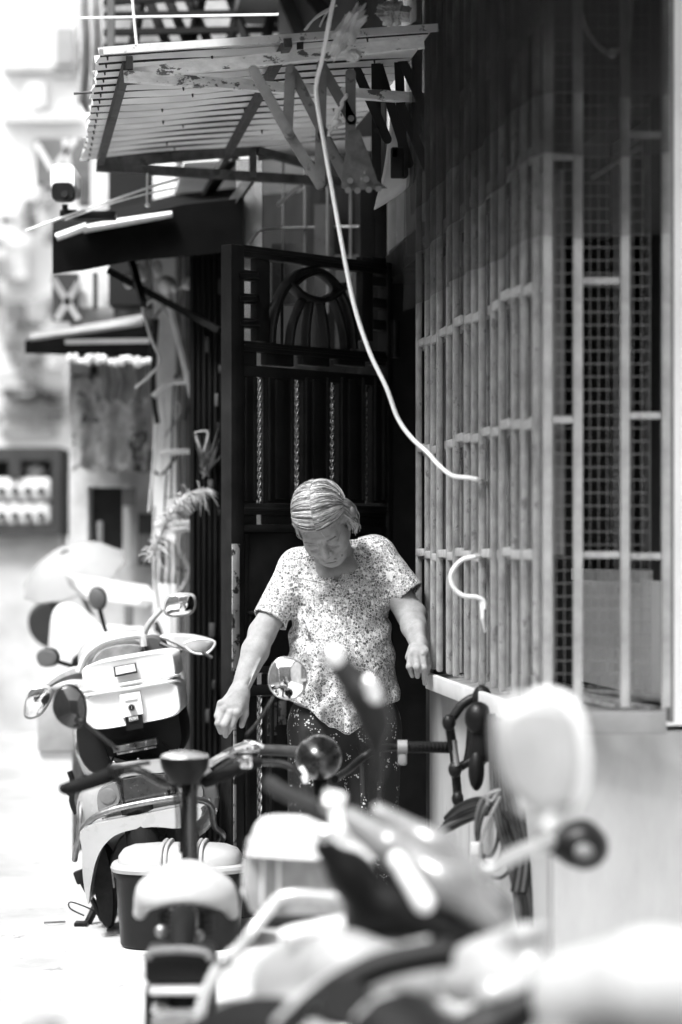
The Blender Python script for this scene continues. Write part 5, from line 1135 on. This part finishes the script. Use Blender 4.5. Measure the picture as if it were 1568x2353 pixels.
# side stand and pedal lever
bm = B(); tube(bm, [P(222, 2080, 7.15), P(205, 2115, 7.13), P(190, 2140, 7.12)], [.013, .012, .011], 8); box(bm, Vector((P(189, 0, 7.12).x, 7.30, .006)), (.04, .05, .012), None, .003); obj('side_stand', bm, dark_metal, sc)
bm = B(); tube(bm, [P(236, 2112, 7.12), P(213, 2068, 7.05), P(196, 2040, 7.0), P(188, 2025, 7.0)], [.010, .009, .008, .008], 8); box(bm, P(186, 2014, 7.0), (.035, .03, .04), Matrix.Rotation(R(-20), 3, 'Y'), .006); obj('kick_lever', bm, dark_metal, sc)
bm = B(); tube(bm, pts([(194, 2104), (165, 2090), (158, 2078), (166, 2073), (200, 2085), (222, 2096)], 7.1), .0025, 6, 4); obj('wire_loop', bm, dark_metal, sc)
bm = B(); tube(bm, pts([(160, 1772), (168, 1800), (165, 1840), (176, 1870)], 7.3), .009, 8, 3); ell(bm, P(161, 1815, 7.3), (.012, .012, .02)); obj('footpeg', bm, dark_metal, sc)
obj('leg_shield', pillow(B(), loop_pts(pts([(190, 1560), (240, 1530), (410, 1530), (425, 1640), (400, 1780), (300, 1850), (190, 1770), (172, 1650)], 7.95), 3), (0, 1, 0), .08, inset=.1), scoot_white, sc)
bm = B(); slab(bm, 210, 1850, 400, 1980, 7.4, .6, .03); obj('floorboard', bm, black, sc)
DO = 0.0
tag(obj('twig', tube(B(), [Vector((P(101, 0, 7.3).x, 7.32, .006)), Vector((P(120, 0, 7.3).x, 7.3, .010)), Vector((P(146, 0, 7.3).x, 7.34, .006))], .0035, 6, 3), mat('twig', .14)), 'thin dry twig lying on the pale ground by the scooter stand', 'twig')

# ================================================================ second white scooter further away
s2 = thing('motor_scooter', 'blurred white scooter parked further down, only its front and mirrors showing', 'scooter', (P(190, 0, 9.6).x, 9.6, 0))
w2_ = mat('far_scooter_white', .74, .3, var=.05)
obj('front_fairing', pillow(B(), loop_pts(pts([(128, 1400), (160, 1385), (215, 1420), (250, 1465), (240, 1530), (180, 1545), (120, 1520), (118, 1450)], 9.6), 3), (0, 1, 0), .35, inset=.3), w2_, s2)
obj('front_fairing', pillow(B(), loop_pts(pts([(150, 1450), (300, 1440), (360, 1455), (380, 1520), (300, 1700), (190, 1750), (140, 1600)], 9.3), 3), (0, 1, 0), .35, inset=.2), w2_, s2)
mirror(s2, [(204, 1370), (215, 1350), (235, 1352), (246, 1370), (242, 1395), (228, 1402), (212, 1395)], 9.0, ((250, 1462, 9.1), (240, 1440, 9.05), (228, 1392, 9.02)), .009, glass=mat('grey_back', .12, .35), shell=black, th=.05)
mirror(s2, [(85, 1505), (98, 1492), (125, 1490), (138, 1508), (130, 1528), (105, 1533), (90, 1525)], 8.8, ((188, 1535, 9.0), (165, 1530, 8.95), (138, 1522, 8.85)), .009, glass=mat('grey_back', .12), shell=black, th=.06)
rings = [sring(P(205, 1520, 8.9)+Vector((0, q, 0)), LX, LT, .06*s, .04*s, 20, 2.2) for q, s in ((-.1, .5), (-.05, 1), (.1, 1), (.2, .6))]
obj('cowl', loft(B(), rings), black, s2)
wheel(s2, (P(215, 0, 9.4).x, 9.5, .22), (1, .12, .05), .22, .09)
obj('underside', pillow(B(), loop_pts(pts([(150, 1700), (300, 1690), (320, 1800), (280, 1900), (190, 1900), (150, 1800)], 9.5), 3), (0, 1, 0), .3, inset=.2), mat('s2_grey', .5, .5), s2)

# ================================================================ plastic tub with domed lid
tub = thing('plastic_tub', 'dark plastic storage tub with pale domed lid standing on the ground', 'tub', (P(415, 0, 6.95).x, 6.95, 0))
tc_ = Vector((P(415, 0, 6.95).x, 6.95, 0)); xa, ya = Vector((1, 0, 0)), Vector((0, 1, 0))
zt = P(0, 2005, 6.82).z
rings = [sring(tc_+Vector((0, 0, z)), xa, ya, rx, ry, 44, 3) for z, rx, ry in ((0.0, .163, .118), (.008, .170, .125), (zt-.03, .184, .14), (zt-.02, .19, .146), (zt, .19, .146))]
obj('tub_body', loft(B(), rings), mat('tub_dark', .014, .4, var=.25, bump=.08, bs=160), tub)
lidm = mat('lid_grey', .40, .34, var=.1, bump=.05, bs=160)
rings = [sring(tc_+Vector((0, 0, zt+z)), xa, ya, rx, ry, 44, 3) for z, rx, ry in ((-.006, .196, .152), (.004, .199, .155), (.012, .196, .152), (.016, .178, .136), (.035, .176, .132), (.05, .165, .12), (.060, .14, .098), (.064, .09, .06), (.065, .03, .02))]
lid = obj('lid', loft(B(), rings), lidm, tub)
for xs in (-.048, -.034, .052, .066):
    prof = [(-.156, -.002), (-.156, .010), (-.140, .018), (-.136, .036), (-.122, .052), (-.098, .064), (-.05, .069), (.0, .070), (.05, .069), (.098, .064), (.14, .04)]
    bm = B(); tube(bm, [tc_+Vector((xs+.10*(-y-.1)*(-.25), y, zt+z)) for y, z in prof], .006, 8, 2); obj('lid_rib', bm, lidm, lid)
for xs in (-.040, .060):
    bm = B(); box(bm, tc_+Vector((xs, -.152, zt-.008)), (.032, .012, .022), None, .004); obj('clip', bm, lidm, tub)

# ================================================================ folding electric bicycle in front
fb_ = thing('folding_bicycle', 'black folding electric bicycle with a worn pale saddle seen from behind', 'bicycle', (P(430, 0, 5.2).x, 5.2, 0))
bm = B(); tube(bm, [P(143, 1806, 5.42), P(150, 1812, 5.43), P(180, 1805, 5.44), P(240, 1786, 5.47), P(265, 1778, 5.48)], [.0065, .014, .0162, .0168, .0150], 12, 3); obj('grip', bm, rubber, fb_)
bm = B(); tube(bm, [P(262, 1778, 5.48), P(300, 1769, 5.5), P(328, 1774, 5.5), P(366, 1796, 5.5), P(390, 1803, 5.5), P(437, 1800, 5.5), P(470, 1797, 5.5)], .0095, 10, 4); obj('handlebar', bm, gloss_black, fb_)
bm = B(); tube(bm, [P(466, 1800, 5.5), P(485, 1791, 5.5), P(530, 1772, 5.52), P(566, 1757, 5.53), P(600, 1750, 5.54)], [.012, .0162, .0165, .0158, .013], 12, 3); obj('grip', bm, rubber, fb_)
bm = B(); tube(bm, [P(596, 1751, 5.54), P(640, 1752, 5.55), P(670, 1762, 5.55), P(690, 1785, 5.55)], .009, 9, 3); obj('handlebar', bm, gloss_black, fb_)
bm = B(); box(bm, P(266, 1770, 5.46), (.034, .04, .024), None, .006); tube(bm, pts([(262, 1766), (300, 1760), (345, 1752)], 5.42), .005, 7, 3); tube(bm, pts([(268, 1775), (270, 1792), (280, 1800)], 5.44), .008, 8); obj('brake_lever', bm, dark_metal, fb_)
bm = B(); box(bm, P(566, 1750, 5.5), (.03, .035, .03), None, .006); tube(bm, pts([(560, 1748), (520, 1735), (486, 1752)], 5.48), .005, 7, 3); obj('brake_lever', bm, chrome, fb_)
bm = B(); tube(bm, [P(435, 1795, 5.5), P(436, 1900, 5.47), P(437, 2010, 5.44), P(438, 2150, 5.4)], [.0185, .019, .0195, .02], 14, 3); obj('stem_post', bm, gloss_black, fb_)
rings = [sring(P(425, y, 5.44), (1, 0, 0), (0, 1, 0), rx, ry, 28, 2.4) for y, rx, ry in ((1800, .030, .03), (1790, .038, .04), (1765, .052, .055), (1745, .056, .06), (1738, .054, .058))]
dsp = obj('display_housing', loft(B(), rings), black, fb_)
rings = [sring(P(425, y, 5.44), (1, 0, 0), (0, 1, 0), rx, ry, 28, 2.4) for y, rx, ry in ((1739, .055, .06), (1734, .052, .056), (1728, .035, .038), (1724, .012, .012))]
obj('display_glass', loft(B(), rings), mat('display_glass', .55, .1, metal=.6, var=.2), dsp)
bm = B(); tube(bm, pts([(475, 1783), (520, 1755), (560, 1735), (600, 1728)], 5.46), .0035, 7, 4); tube(bm, pts([(400, 1800), (412, 1840), (416, 1900), (414, 1960)], 5.46), .0028, 6, 4); tube(bm, pts([(396, 1802), (406, 1860), (408, 1930)], 5.44), .0028, 6, 4); obj('cable', bm, black, fb_)
# saddle
def saddle():
    G = Grid((-.46, 4.85, .28), (-.17, 5.45, .56), .006)
    c = P(428, 2052, 5.16); 
    G.ell(c+Vector((0, .0, -.008)), (.105, .10, .055), None, .02); G.ell(c+Vector((0, .0, .016)), (.085, .09, .046), None, .03)
    G.cone(c+Vector((0, .05, .005)), c+Vector((0, .24, .02)), .045, .022, .05)
    for s in (-1, 1): G.cone(c+Vector((s*.075, -.01, .0)), c+Vector((s*.098, .0, -.042)), .030, .016, .02)
    G.ell(c+Vector((0, -.02, -.055)), (.084, .14, .050), None, .012, 'sub')
    for k in range(-6, 7):
        G.cone(c+Vector((k*.014, -.11, .0)), c+Vector((k*.0155, -.10, -.05)), .0035, .0045, .008, 'sub')
    return G.mesh()
V, Fc = saddle(); sdl = npmesh('saddle', V, Fc, mat('saddle_cover', .42, .42, var=.14, vs=9, bump=.15, bs=60), fb_)
for s in (-1, 1):
    bm = B(); cst = [P(428+s*46, 2095, 5.12)+Vector((.014*math.cos(a), .014*math.sin(a), -.045*a/(2*math.pi*4))) for a in [k*.5 for k in range(50)]]; tube(bm, cst, .0035, 6); obj('saddle_spring', bm, dark_metal, fb_)
bm = B(); slab(bm, 378, 2100, 450, 2150, 5.13, .1, .01); obj('saddle_clamp', bm, mat('clamp_mid', .2, .35, metal=.5, var=.5, vs=20), fb_)
bm = B(); tube(bm, [P(425, 2110, 5.2), P(424, 2250, 5.18), P(423, 2420, 5.15)], .016, 10); obj('seat_post', bm, gloss_black, fb_)
for x, y in ((370, 2140), (455, 2150)): obj('saddle_bolt', ell(B(), P(x, y, 5.06), (.013, .010, .014)), steel, fb_)
for y0, y1, x0, x1, d, m, nme in ((2184, 2262, 332, 492, 4.78, black, 'battery_case'), (2268, 2292, 338, 484, 4.76, mat('silver_strip', .55, .3, metal=.5), 'rack_bar'), (2316, 2330, 346, 472, 4.78, mat('silver_strip', .55), 'rack_bar'), (2262, 2420, 332, 492, 4.86, black, 'rear_rack')):
    bm = B(); slab(bm, x0, y0, x1, y1, d, .12, .012); obj(nme, bm, m, fb_)
bm = B(); tube(bm, pts([(340, 2205), (350, 2188), (410, 2182), (470, 2188), (484, 2205)], 4.76), .009, 9, 3); obj('rack_hoop', bm, mat('hoop_grey', .16, .3), fb_)
bm = B(); rings = [sring(P(405, 2350, 4.74)+Vector((0, q, 0)), (1, 0, 0), (0, 0, 1), .05*s, .02*s, 20, 3) for q, s in ((0, .7), (.01, 1), (.06, 1))]; obj('tail_lamp', loft(bm, rings), lens, fb_)
bm = B(); tube(bm, [P(437, 2110, 5.4), P(432, 2300, 5.3), P(425, 2420, 5.1)], .026, 10); obj('frame_tube', bm, gloss_black, fb_)
wheel(fb_, (P(418, 0, 4.95).x, 4.98, .2), (1, .05, 0), .2, .05); wheel(fb_, (P(437, 0, 5.75).x, 5.75, .2), (1, .05, 0), .2, .05)
bm = B(); tube(bm, [P(440, 2150, 5.4), Vector((P(437, 0, 5.75).x, 5.72, .2))], .02, 10); obj('fork', bm, gloss_black, fb_)
# mirrors of the folding bicycle: dark round on the left, bright round on the right
mirror(fb_, [(121, 1622), (133, 1586), (162, 1572), (190, 1592), (200, 1625), (196, 1658), (178, 1675), (150, 1668), (130, 1650)], 5.75, ((270, 1722, 5.5), (230, 1690, 5.6), (198, 1664, 5.72)), .0045, glass=dim_mirror, th=.022, tilt=(.05, .1), shrink=.93)
mirror(fb_, [(616, 1560), (624, 1528), (645, 1510), (675, 1512), (700, 1530), (706, 1562), (697, 1592), (672, 1608), (642, 1604), (622, 1586)], 6.15, ((566, 1690, 5.75), (596, 1655, 5.9), (628, 1602, 6.1)), .0042, shell=mat('mirror_rim_pale', .5, .25, metal=.5), rim=black, th=.018, tilt=(.10, .02), shrink=.95)

# ================================================================ second electric bicycle, behind, with bullet headlamp
eb = thing('electric_bicycle', 'black electric bicycle with round headlamp housing and straight right grip', 'bicycle', (P(740, 0, 5.9).x, 5.9, 0))
bm = B(); tube(bm, [P(482, 1756, 5.85), P(515, 1735, 5.9), P(545, 1722, 5.95), P(600, 1722, 6.0)], .009, 9, 4); obj('handlebar', bm, chrome, eb)
bm = B(); tube(bm, [P(596, 1723, 6.0), P(640, 1724, 6.0), P(692, 1728, 5.95)], [.0135, .014, .0135], 12, 2); obj('grip', bm, mat('grip_grey', .04, .6, bump=.3, bs=150), eb)
bm = B(); tube(bm, [P(540, 1718, 5.92), P(580, 1708, 5.9), P(606, 1716, 5.9)], .007, 8, 3); box(bm, P(572, 1712, 5.95), (.03, .03, .025), None, .006); obj('brake_lever', bm, chrome, eb)
rings = []
for q, s in ((-.07, .25), (-.055, .62), (-.03, .9), (0, 1), (.04, 1), (.06, .9)): rings.append(sring(P(732, 1742, 5.75)+Vector((0, q, 0)), (1, 0, 0), (0, 0, 1), .056*s, .053*s, 28, 2))
obj('headlamp_housing', loft(B(), rings), gloss_black, eb)
bm = B(); tube(bm, pts([(690, 1762), (700, 1782), (703, 1800)], 5.66), [.008, .010, .006], 8, 3); obj('white_switch', bm, white_paint, eb)
bm = B(); tube(bm, [P(770, 1790, 5.85), P(800, 1770, 5.95), P(835, 1740, 6.0), P(868, 1722, 6.0), P(915, 1717, 6.02), P(945, 1717, 6.02)], .0095, 10, 4); obj('handlebar', bm, dark_metal, eb)
bm = B(); tube(bm, [P(938, 1717, 6.02), P(1000, 1717, 6.03), P(1041, 1718, 6.03)], .0145, 14, 2)
for k in range(10): tube(bm, [P(950+k*9, 1717, 6.02), P(953+k*9, 1717, 6.02)], .0152, 14)
obj('grip', bm, rubber, eb)
bm = B(); tube(bm, [P(914, 1717, 6.0), P(936, 1717, 6.0)], .018, 12); box(bm, P(925, 1744, 6.0), (.022, .025, .03), None, .006); obj('throttle', bm, mat('throttle_grey', .2, .35), eb)
bm = B(); tube(bm, [P(735, 1790, 5.8), P(745, 1900, 5.75), P(760, 2200, 5.65)], .018, 10); obj('stem_post', bm, dark_metal, eb)
bm = B(); tube(bm, [P(760, 2180, 5.65), P(720, 2350, 5.2), P(690, 2300, 4.75)], .02, 10, 4); obj('frame_tube', bm, dark_metal, eb)
wheel(eb, (P(760, 0, 5.95).x, 5.95, .22), (1, .08, 0), .22, .06); wheel(eb, (P(700, 0, 4.75).x, 4.75, .22), (1, .08, 0), .22, .06)
bm = B(); slab(bm, 590, 2110, 800, 2135, 4.5, .3, .004); obj('rear_rack', bm, dark_metal, eb)
DO = .12
ct = thing('carry_box', 'milky white rear box with rounded lid between the bicycles', 'box', P(690, 2100, 4.6))
cp = mat('milky_plastic', .30, .25, var=.3, vs=9, coat=.3)
obj('box_body', pillow(B(), loop_pts(pts([(566, 1945), (590, 1930), (800, 1945), (860, 1965), (850, 2080), (800, 2095), (600, 2092), (560, 2030)], 4.55), 3), (0, 1, 0), .26, inset=.08), cp, ct)
obj('box_lid', pillow(B(), loop_pts(pts([(572, 1940), (588, 1895), (620, 1885), (700, 1888), (730, 1900), (850, 1945), (850, 1962), (590, 1950)], 4.53), 3), (0, 1, 0), .3, inset=.12), white_paint, ct)
for x0 in (604, 640): 
    bm = B(); slab(bm, x0, 1958, x0+8, 2065, 4.53, .02, .004); obj('box_rib', bm, white_paint, ct)
bm = B(); tube(bm, pts([(562, 2040), (580, 2075), (640, 2085), (830, 2090)], 4.53), .008, 8, 3); obj('box_rim', bm, white_paint, ct)
bm = B(); prism(bm, pts([(660, 1975), (800, 1990), (800, 2065), (650, 2060)], 4.54), (0, .012, 0)); obj('side_panel', bm, M_wave('milky_panel', .14, .32, 14, 'DIAGONAL', .35, 2), ct)

DO = 0.0
# ================================================================ big scooter close to the lens (strongly out of focus)
ms = thing('motor_scooter', 'large pale scooter close to the lens, blurred, with grey cowl and two mirrors', 'scooter', (P(900, 0, 3.2).x, 3.2, 0))
def blob(name, prims, m, d, h_=.009, parent=ms):
    xs = [p[i] for p in prims for i in (0, 3)]; ys = [p[i] for p in prims for i in (1, 4)]; 
    G = Grid((px(min(xs)-784, d)-.12, d-.28, P(0, max(ys), d).z-.12), (px(max(xs)-784, d)+.12, d+.4, P(0, min(ys), d).z+.12), h_)
    for p in prims:
        a = np.array(P(p[0], p[1], d+p[6])); b = np.array(P(p[3], p[4], d+p[7])); G.cone(a, b, px(p[2], d), px(p[5], d), p[8] if len(p) > 8 else .02)
    V, Fc = G.mesh(); return npmesh(name, V, Fc, m, parent)
cowl_l = mat('cowl_pale', .17, .25, var=.1, coat=.4)
blob('headset_cowl', [(800, 1880, 30, 900, 1945, 42, .05, 0), (900, 1945, 42, 1020, 2030, 52, 0, -.03), (1020, 2030, 52, 1130, 2120, 34, -.03, -.03), (870, 1865, 22, 1000, 1945, 40, .08, .06), (1000, 1945, 40, 1150, 2090, 40, .06, .04)], cowl_l, 3.75)
blob('dash_panel', [(745, 1945, 26, 800, 2010, 42, .0, .02), (810, 2000, 42, 850, 2100, 46, .02, .03), (850, 2100, 46, 1010, 2140, 42, .03, .03), (800, 2010, 42, 900, 2090, 52, .02, .02), (900, 2090, 52, 1120, 2170, 26, .02, .02), (830, 2120, 40, 1040, 2190, 30, .05, .05)], mat('dash_dark', .005, .45), 3.7)
for x, y in ((750, 1915), (757, 1848)): obj('cowl_screw', ell(B(), P(x, y, 3.62), (.013, .013, .013)), chrome, ms)
bm = B(); tube(bm, [P(768, 1836, 3.7), P(775, 1890, 3.68), P(792, 1925, 3.65)], .009, 9, 4); tube(bm, [P(745, 1832, 3.7), P(790, 1842, 3.7)], .012, 9); obj('cowl_trim', bm, white_paint, ms)
bm = B(); tube(bm, [P(620, 1800, 4.2), P(660, 1825, 4.1), P(740, 1862, 4.0)], [.014, .013, .014], 10, 3); obj('grip', bm, mat('grip_mid', .025, .5), ms)
blob('mirror_back', [(772, 1520, 26, 845, 1600, 42, 0, 0), (845, 1600, 42, 862, 1660, 34, 0, 0), (862, 1660, 30, 868, 1760, 14, 0, 0), (868, 1760, 12, 862, 1850, 10, 0, .02)], mat('mirror_back_grey', .016, .4), 3.85, .006)
obj('mirror_highlight', ell(B(), P(768, 1508, 3.78), (.016, .012, .017)), mat('painted_glint', .8, .2, metal=.7), ms); obj('mirror_reflection', ell(B(), P(856, 1585, 3.79), (.013, .008, .024), Matrix.Rotation(R(-20), 3, 'Y')), mat('painted_glint', .8), ms)  # pale blobs stand in for a highlight and a reflection on the mirror
mirror(ms, [(1135, 1700), (1140, 1640), (1180, 1605), (1255, 1600), (1310, 1630), (1338, 1720), (1335, 1810), (1300, 1860), (1230, 1870), (1180, 1830), (1150, 1780)], 2.95, ((1238, 1915, 3.45), (1275, 1890, 3.45), (1300, 1850, 2.97)), [.009, .010, .010], glass=mat('mirror_shell_grey', .5, .2, coat=.5), shell=mat('mirror_shell_mid', .35, .3), th=.05, tilt=(.25, -.5), rim=chrome)
obj('mirror_rim', tube(B(), [P(x, y, 3.40) for x, y in ((1215, 1602), (1262, 1604), (1305, 1640), (1322, 1730), (1318, 1810), (1290, 1858), (1258, 1905))], [.008, .014, .021, .023, .021, .015, .010], 12, 4), white_paint, ms)
obj('mirror_reflection', ell(B(), P(1212, 1845, 3.36), (.016, .01, .018)), white_paint, ms); obj('mirror_reflection', ell(B(), P(1185, 1708, 3.36), (.028, .01, .016)), white_paint, ms)  # white blobs imitate bright reflections in the mirror
blob('bar_end', [(1268, 1935, 28, 1335, 1940, 52, 0, 0), (1335, 1940, 52, 1350, 1948, 46, 0, 0)], black, 4.0, .007)
bm = B(); tube(bm, [P(1110, 2010, 3.7), P(1180, 1965, 3.8), P(1265, 1935, 3.95)], .013, 10, 3); ell(bm, P(1125, 1998, 3.65), (.014, .014, .014)); obj('clutch_arm', bm, mat('arm_grey', .4, .35, metal=.5), ms)
body_w = mat('big_scooter_white', .28, .3, var=.08, vs=3, coat=.3)
blob('front_shield', [(680, 2270, 110, 800, 2240, 105, .25, .1), (610, 2420, 110, 760, 2400, 150, .15, .1), (800, 2240, 95, 960, 2250, 75, .1, .0)], body_w, 3.6, .012)
bm = B(); arc = spl(pts([(640, 2400), (690, 2345), (770, 2275), (870, 2222), (980, 2196), (1040, 2190)], 3.3), 5); tube(bm, arc, [.021]*len(arc), 10); obj('seat_gap', bm, mat('gap_dark', .006, .5), ms)
bm = B(); arc = spl(pts([(640, 2360), (700, 2296), (790, 2240), (880, 2200), (990, 2170)], 3.32), 5); tube(bm, arc, [.012]*len(arc), 10); obj('trim_strip', bm, mat('trim_light', .3, .3), ms)
blob('front_mudguard', [(700, 2460, 60, 900, 2330, 50, 0, 0), (900, 2330, 50, 1010, 2340, 40, 0, 0), (760, 2420, 90, 980, 2420, 80, .02, .02)], body_w, 3.2, .012)
blob('side_cover', [(1080, 2200, 40, 1200, 2150, 34, .1, .08), (1200, 2150, 30, 1250, 2135, 22, .05, .05), (1060, 2260, 50, 1230, 2230, 50, .1, .05), (1140, 2290, 55, 1200, 2280, 50, 0, 0)], body_w, 3.3, .01)
blob('lower_cowl', [(960, 2420, 60, 1130, 2370, 60, .0, .0), (1130, 2370, 58, 1250, 2285, 34, .0, .0)], mat('dash_dark', .012), 3.15, .012)
blob('seat', [(1330, 2290, 110, 1500, 2260, 120, 0, -.1), (1500, 2260, 120, 1700, 2280, 130, -.1, -.1), (1360, 2420, 130, 1650, 2420, 160, 0, 0)], mat('seat_cover_white', .36, .5, var=.12, vs=3), 3.0, .012)
bm = B(); arc = [P(818, 2066, 4.25), P(740, 2060, 4.25), P(680, 2056, 4.25), P(640, 2066, 4.25), P(612, 2098, 4.22), P(580, 2140, 4.2), P(550, 2178, 4.2), P(512, 2210, 4.2), P(485, 2255, 4.2), P(465, 2305, 4.2), P(448, 2400, 4.2)]
tube(bm, arc, .0105, 10, 5); obj('crash_bar', bm, mat('bar_pale', .62, .25, metal=.3), ms)
bm = B(); ell(bm, P(516, 2210, 4.15), (.015, .012, .012)); obj('bar_joint', bm, steel, ms)
blob('cowl_highlight', [(912, 1975, 20, 975, 2075, 27, 0, 0)], white_paint, 3.6, .006)  # white streak modelled in as the highlight on the cowl
blob('seat_nose', [(660, 2150, 20, 800, 2122, 22, .0, .0)], white_paint, 3.75, .008)
obj('bar_end_glint', ell(B(), P(1342, 1957, 3.80), (.015, .006, .012)), mat('glint_grey', .16, .4), ms)  # grey spot imitating a glint on the bar end
wheel(ms, (P(640, 0, 3.5).x, 3.5, .24), (.5, 1, 0), .24, .1); wheel(ms, (P(1560, 0, 2.6).x, 2.6, .24), (.5, 1, 0), .24, .1)
bm = B(); tube(bm, [P(800, 2300, 3.2), Vector((P(640, 0, 3.5).x, 3.5, .24))], .04, 10); tube(bm, [P(900, 2400, 3.1), Vector((P(1560, 0, 2.6).x, 2.6, .28))], .08, 12); obj('chassis', bm, black, ms)
bm = B(); st = thing('round_topped_bollard', 'grey round topped post poking up at the bottom left corner', 'bollard', (P(98, 0, 2.9).x, 2.9, 0))
rings = [sring(Vector((P(98, 0, 2.9).x, 2.9, z)), (1, 0, 0), (0, 1, 0), r, r, 20, 2) for z, r in ((0, .03), (P(0, 2352, 2.9).z-.03, .03), (P(0, 2340, 2.9).z-.01, .028), (P(0, 2332, 2.9).z, .016), (P(0, 2329, 2.9).z, .004))]
obj('shaft', loft(bm, rings), mat('bollard_grey', .2, .5), st)

# ================================================================ pipes, valves and coiled cables on the dwarf wall under the grille
pv = thing('pipe_valves', 'dark pipe fittings fixed to the wall under the near end of the ledge', 'pipes', UP(1080, 1750, U0-.04))
for l, r in (([(1032, 1655), (1038, 1700), (1045, 1745), (1052, 1830)], .014), ([(1082, 1660), (1078, 1720), (1070, 1760)], .011), ([(1040, 1650), (1060, 1622), (1085, 1605), (1110, 1600)], .014), ([(1044, 1772), (1075, 1752), (1100, 1738)], .013)):
    bm = B(); tube(bm, [P(x, y, 6.0) for x, y in l], r*.85, 10, 3); obj('pipe', bm, mat('pipe_dark2', .018, .4, metal=.4, var=.5, vs=20), pv)
for x, y, r in ((1032, 1660, .017), (1052, 1835, .015), (1046, 1768, .017), (1100, 1740, .022), (1108, 1602, .024)):
    bm = B(); ell(bm, P(x, y, 5.98), (r, r, r*1.25)); obj('fitting', bm, dark_metal, pv)
bm = B(); tube(bm, [P(1044, 1700, 5.97), P(1050, 1760, 5.97)], .007, 8); obj('chrome_sleeve', bm, chrome, pv)
bm = B(); tube(bm, [P(1051, 1838, 5.985), P(1052, 1852, 5.985)], .012, 10); obj('spout', bm, steel, pv)
mb = thing('meter_box', 'black water meter body clamped under the ledge above the cables', 'meter', P(1110, 1700, 5.85))
bm = B(); box(bm, P(1108, 1690, 5.85), (.055, .06, .13), Matrix.Rotation(R(8), 3, 'Y'), .016); ell(bm, P(1100, 1650, 5.83), (.034, .03, .04)); ell(bm, P(1095, 1770, 5.83), (.02, .02, .05)); obj('meter_body', bm, black, mb)
cbm = mat('cable_dark', .012, .5, var=.3); cbg = mat('cable_grey', .07, .5, var=.3)
ch = thing('cable_bundle', 'bundle of dark looping cables hanging down the wall below the ledge', 'cables', P(1180, 2000, 5.7))
rr = random.Random(21)
for k in range(8):
    x0 = 1128+k*7; bm = B(); tube(bm, [P(x0, 1640, 5.75), P(x0+3, 1760, 5.72), P(x0+14+k*2, 1880, 5.66), P(1175+k*9, 2000, 5.6), P(1195+k*10, 2120, 5.57), P(1205+k*9, 2300, 5.55)], .0075, 8, 5); obj('cable', bm, cbm if k % 3 else mat('cable_mid', .03, .45), ch)
for k in range(6):
    a0 = 1030-k*4+rr.uniform(-6, 6); bm = B(); tube(bm, [P(a0, 1880+k*7, 5.95), P(1060+k*5, 1850+k*6, 5.85), P(1110+k*6, 1838+k*6, 5.75), P(1160+k*5, 1870+k*8, 5.66), P(1190+k*4, 1950+k*6, 5.6), P(1180+k*5, 2050, 5.58)], .0075, 8, 5); obj('cable', bm, (cbm, cbg, cbm)[k % 3], ch)
for k in range(4):
    bm = B(); c = (1120+k*8, 1900+k*10); tube(bm, [P(c[0]+(26+k*6)*math.cos(a), c[1]+(70+k*6)*math.sin(a), 5.68+.03*math.cos(a)) for a in [k2*.35+k for k2 in range(19)]], .0045, 7, 2); obj('cable', bm, (cbg, cbm)[k % 2], ch)
for l in ([(1112, 1830), (1130, 1840), (1145, 1820)], [(1120, 1850), (1125, 1825), (1150, 1815)], [(1150, 1830), (1120, 1890), (1105, 1940), (1106, 1985)], [(1185, 2010), (1188, 2060), (1165, 2100)]):
    bm = B(); tube(bm, [P(x, y, 5.6) for x, y in l], .004, 7, 4); obj('cable_tie', bm, mat('tie_grey', .2, .5), ch)
bm = B(); box(bm, P(1096, 1950, 5.62), (.03, .03, .03), None, .004); obj('junction', bm, mat('junc', .4, .4), ch)
# ================================================================ groups of like things
_GR = {'motor_scooter': 'motor scooters parked along the alley', 'cable': 'loose pale cables strung about the fronts', 'plastic_bag': 'crumpled plastic above the awning', 'corrugated_awning': 'corrugated awnings over the doors',
       'folding_trellis': 'folding zigzag arms under the awning', 'thin_wire': 'thin wires by the white cable', 'slanted_rod': 'pale rods above the security camera', 'pipe_bracket': 'pipe brackets across the pillar', 'zz': '', 'bundle': 'bundles at the far left'}
for o in bpy.data.objects:
    k = o.name.split('.')[0]
    if o.parent is None and k in _GR: o['group'] = _GR[k]
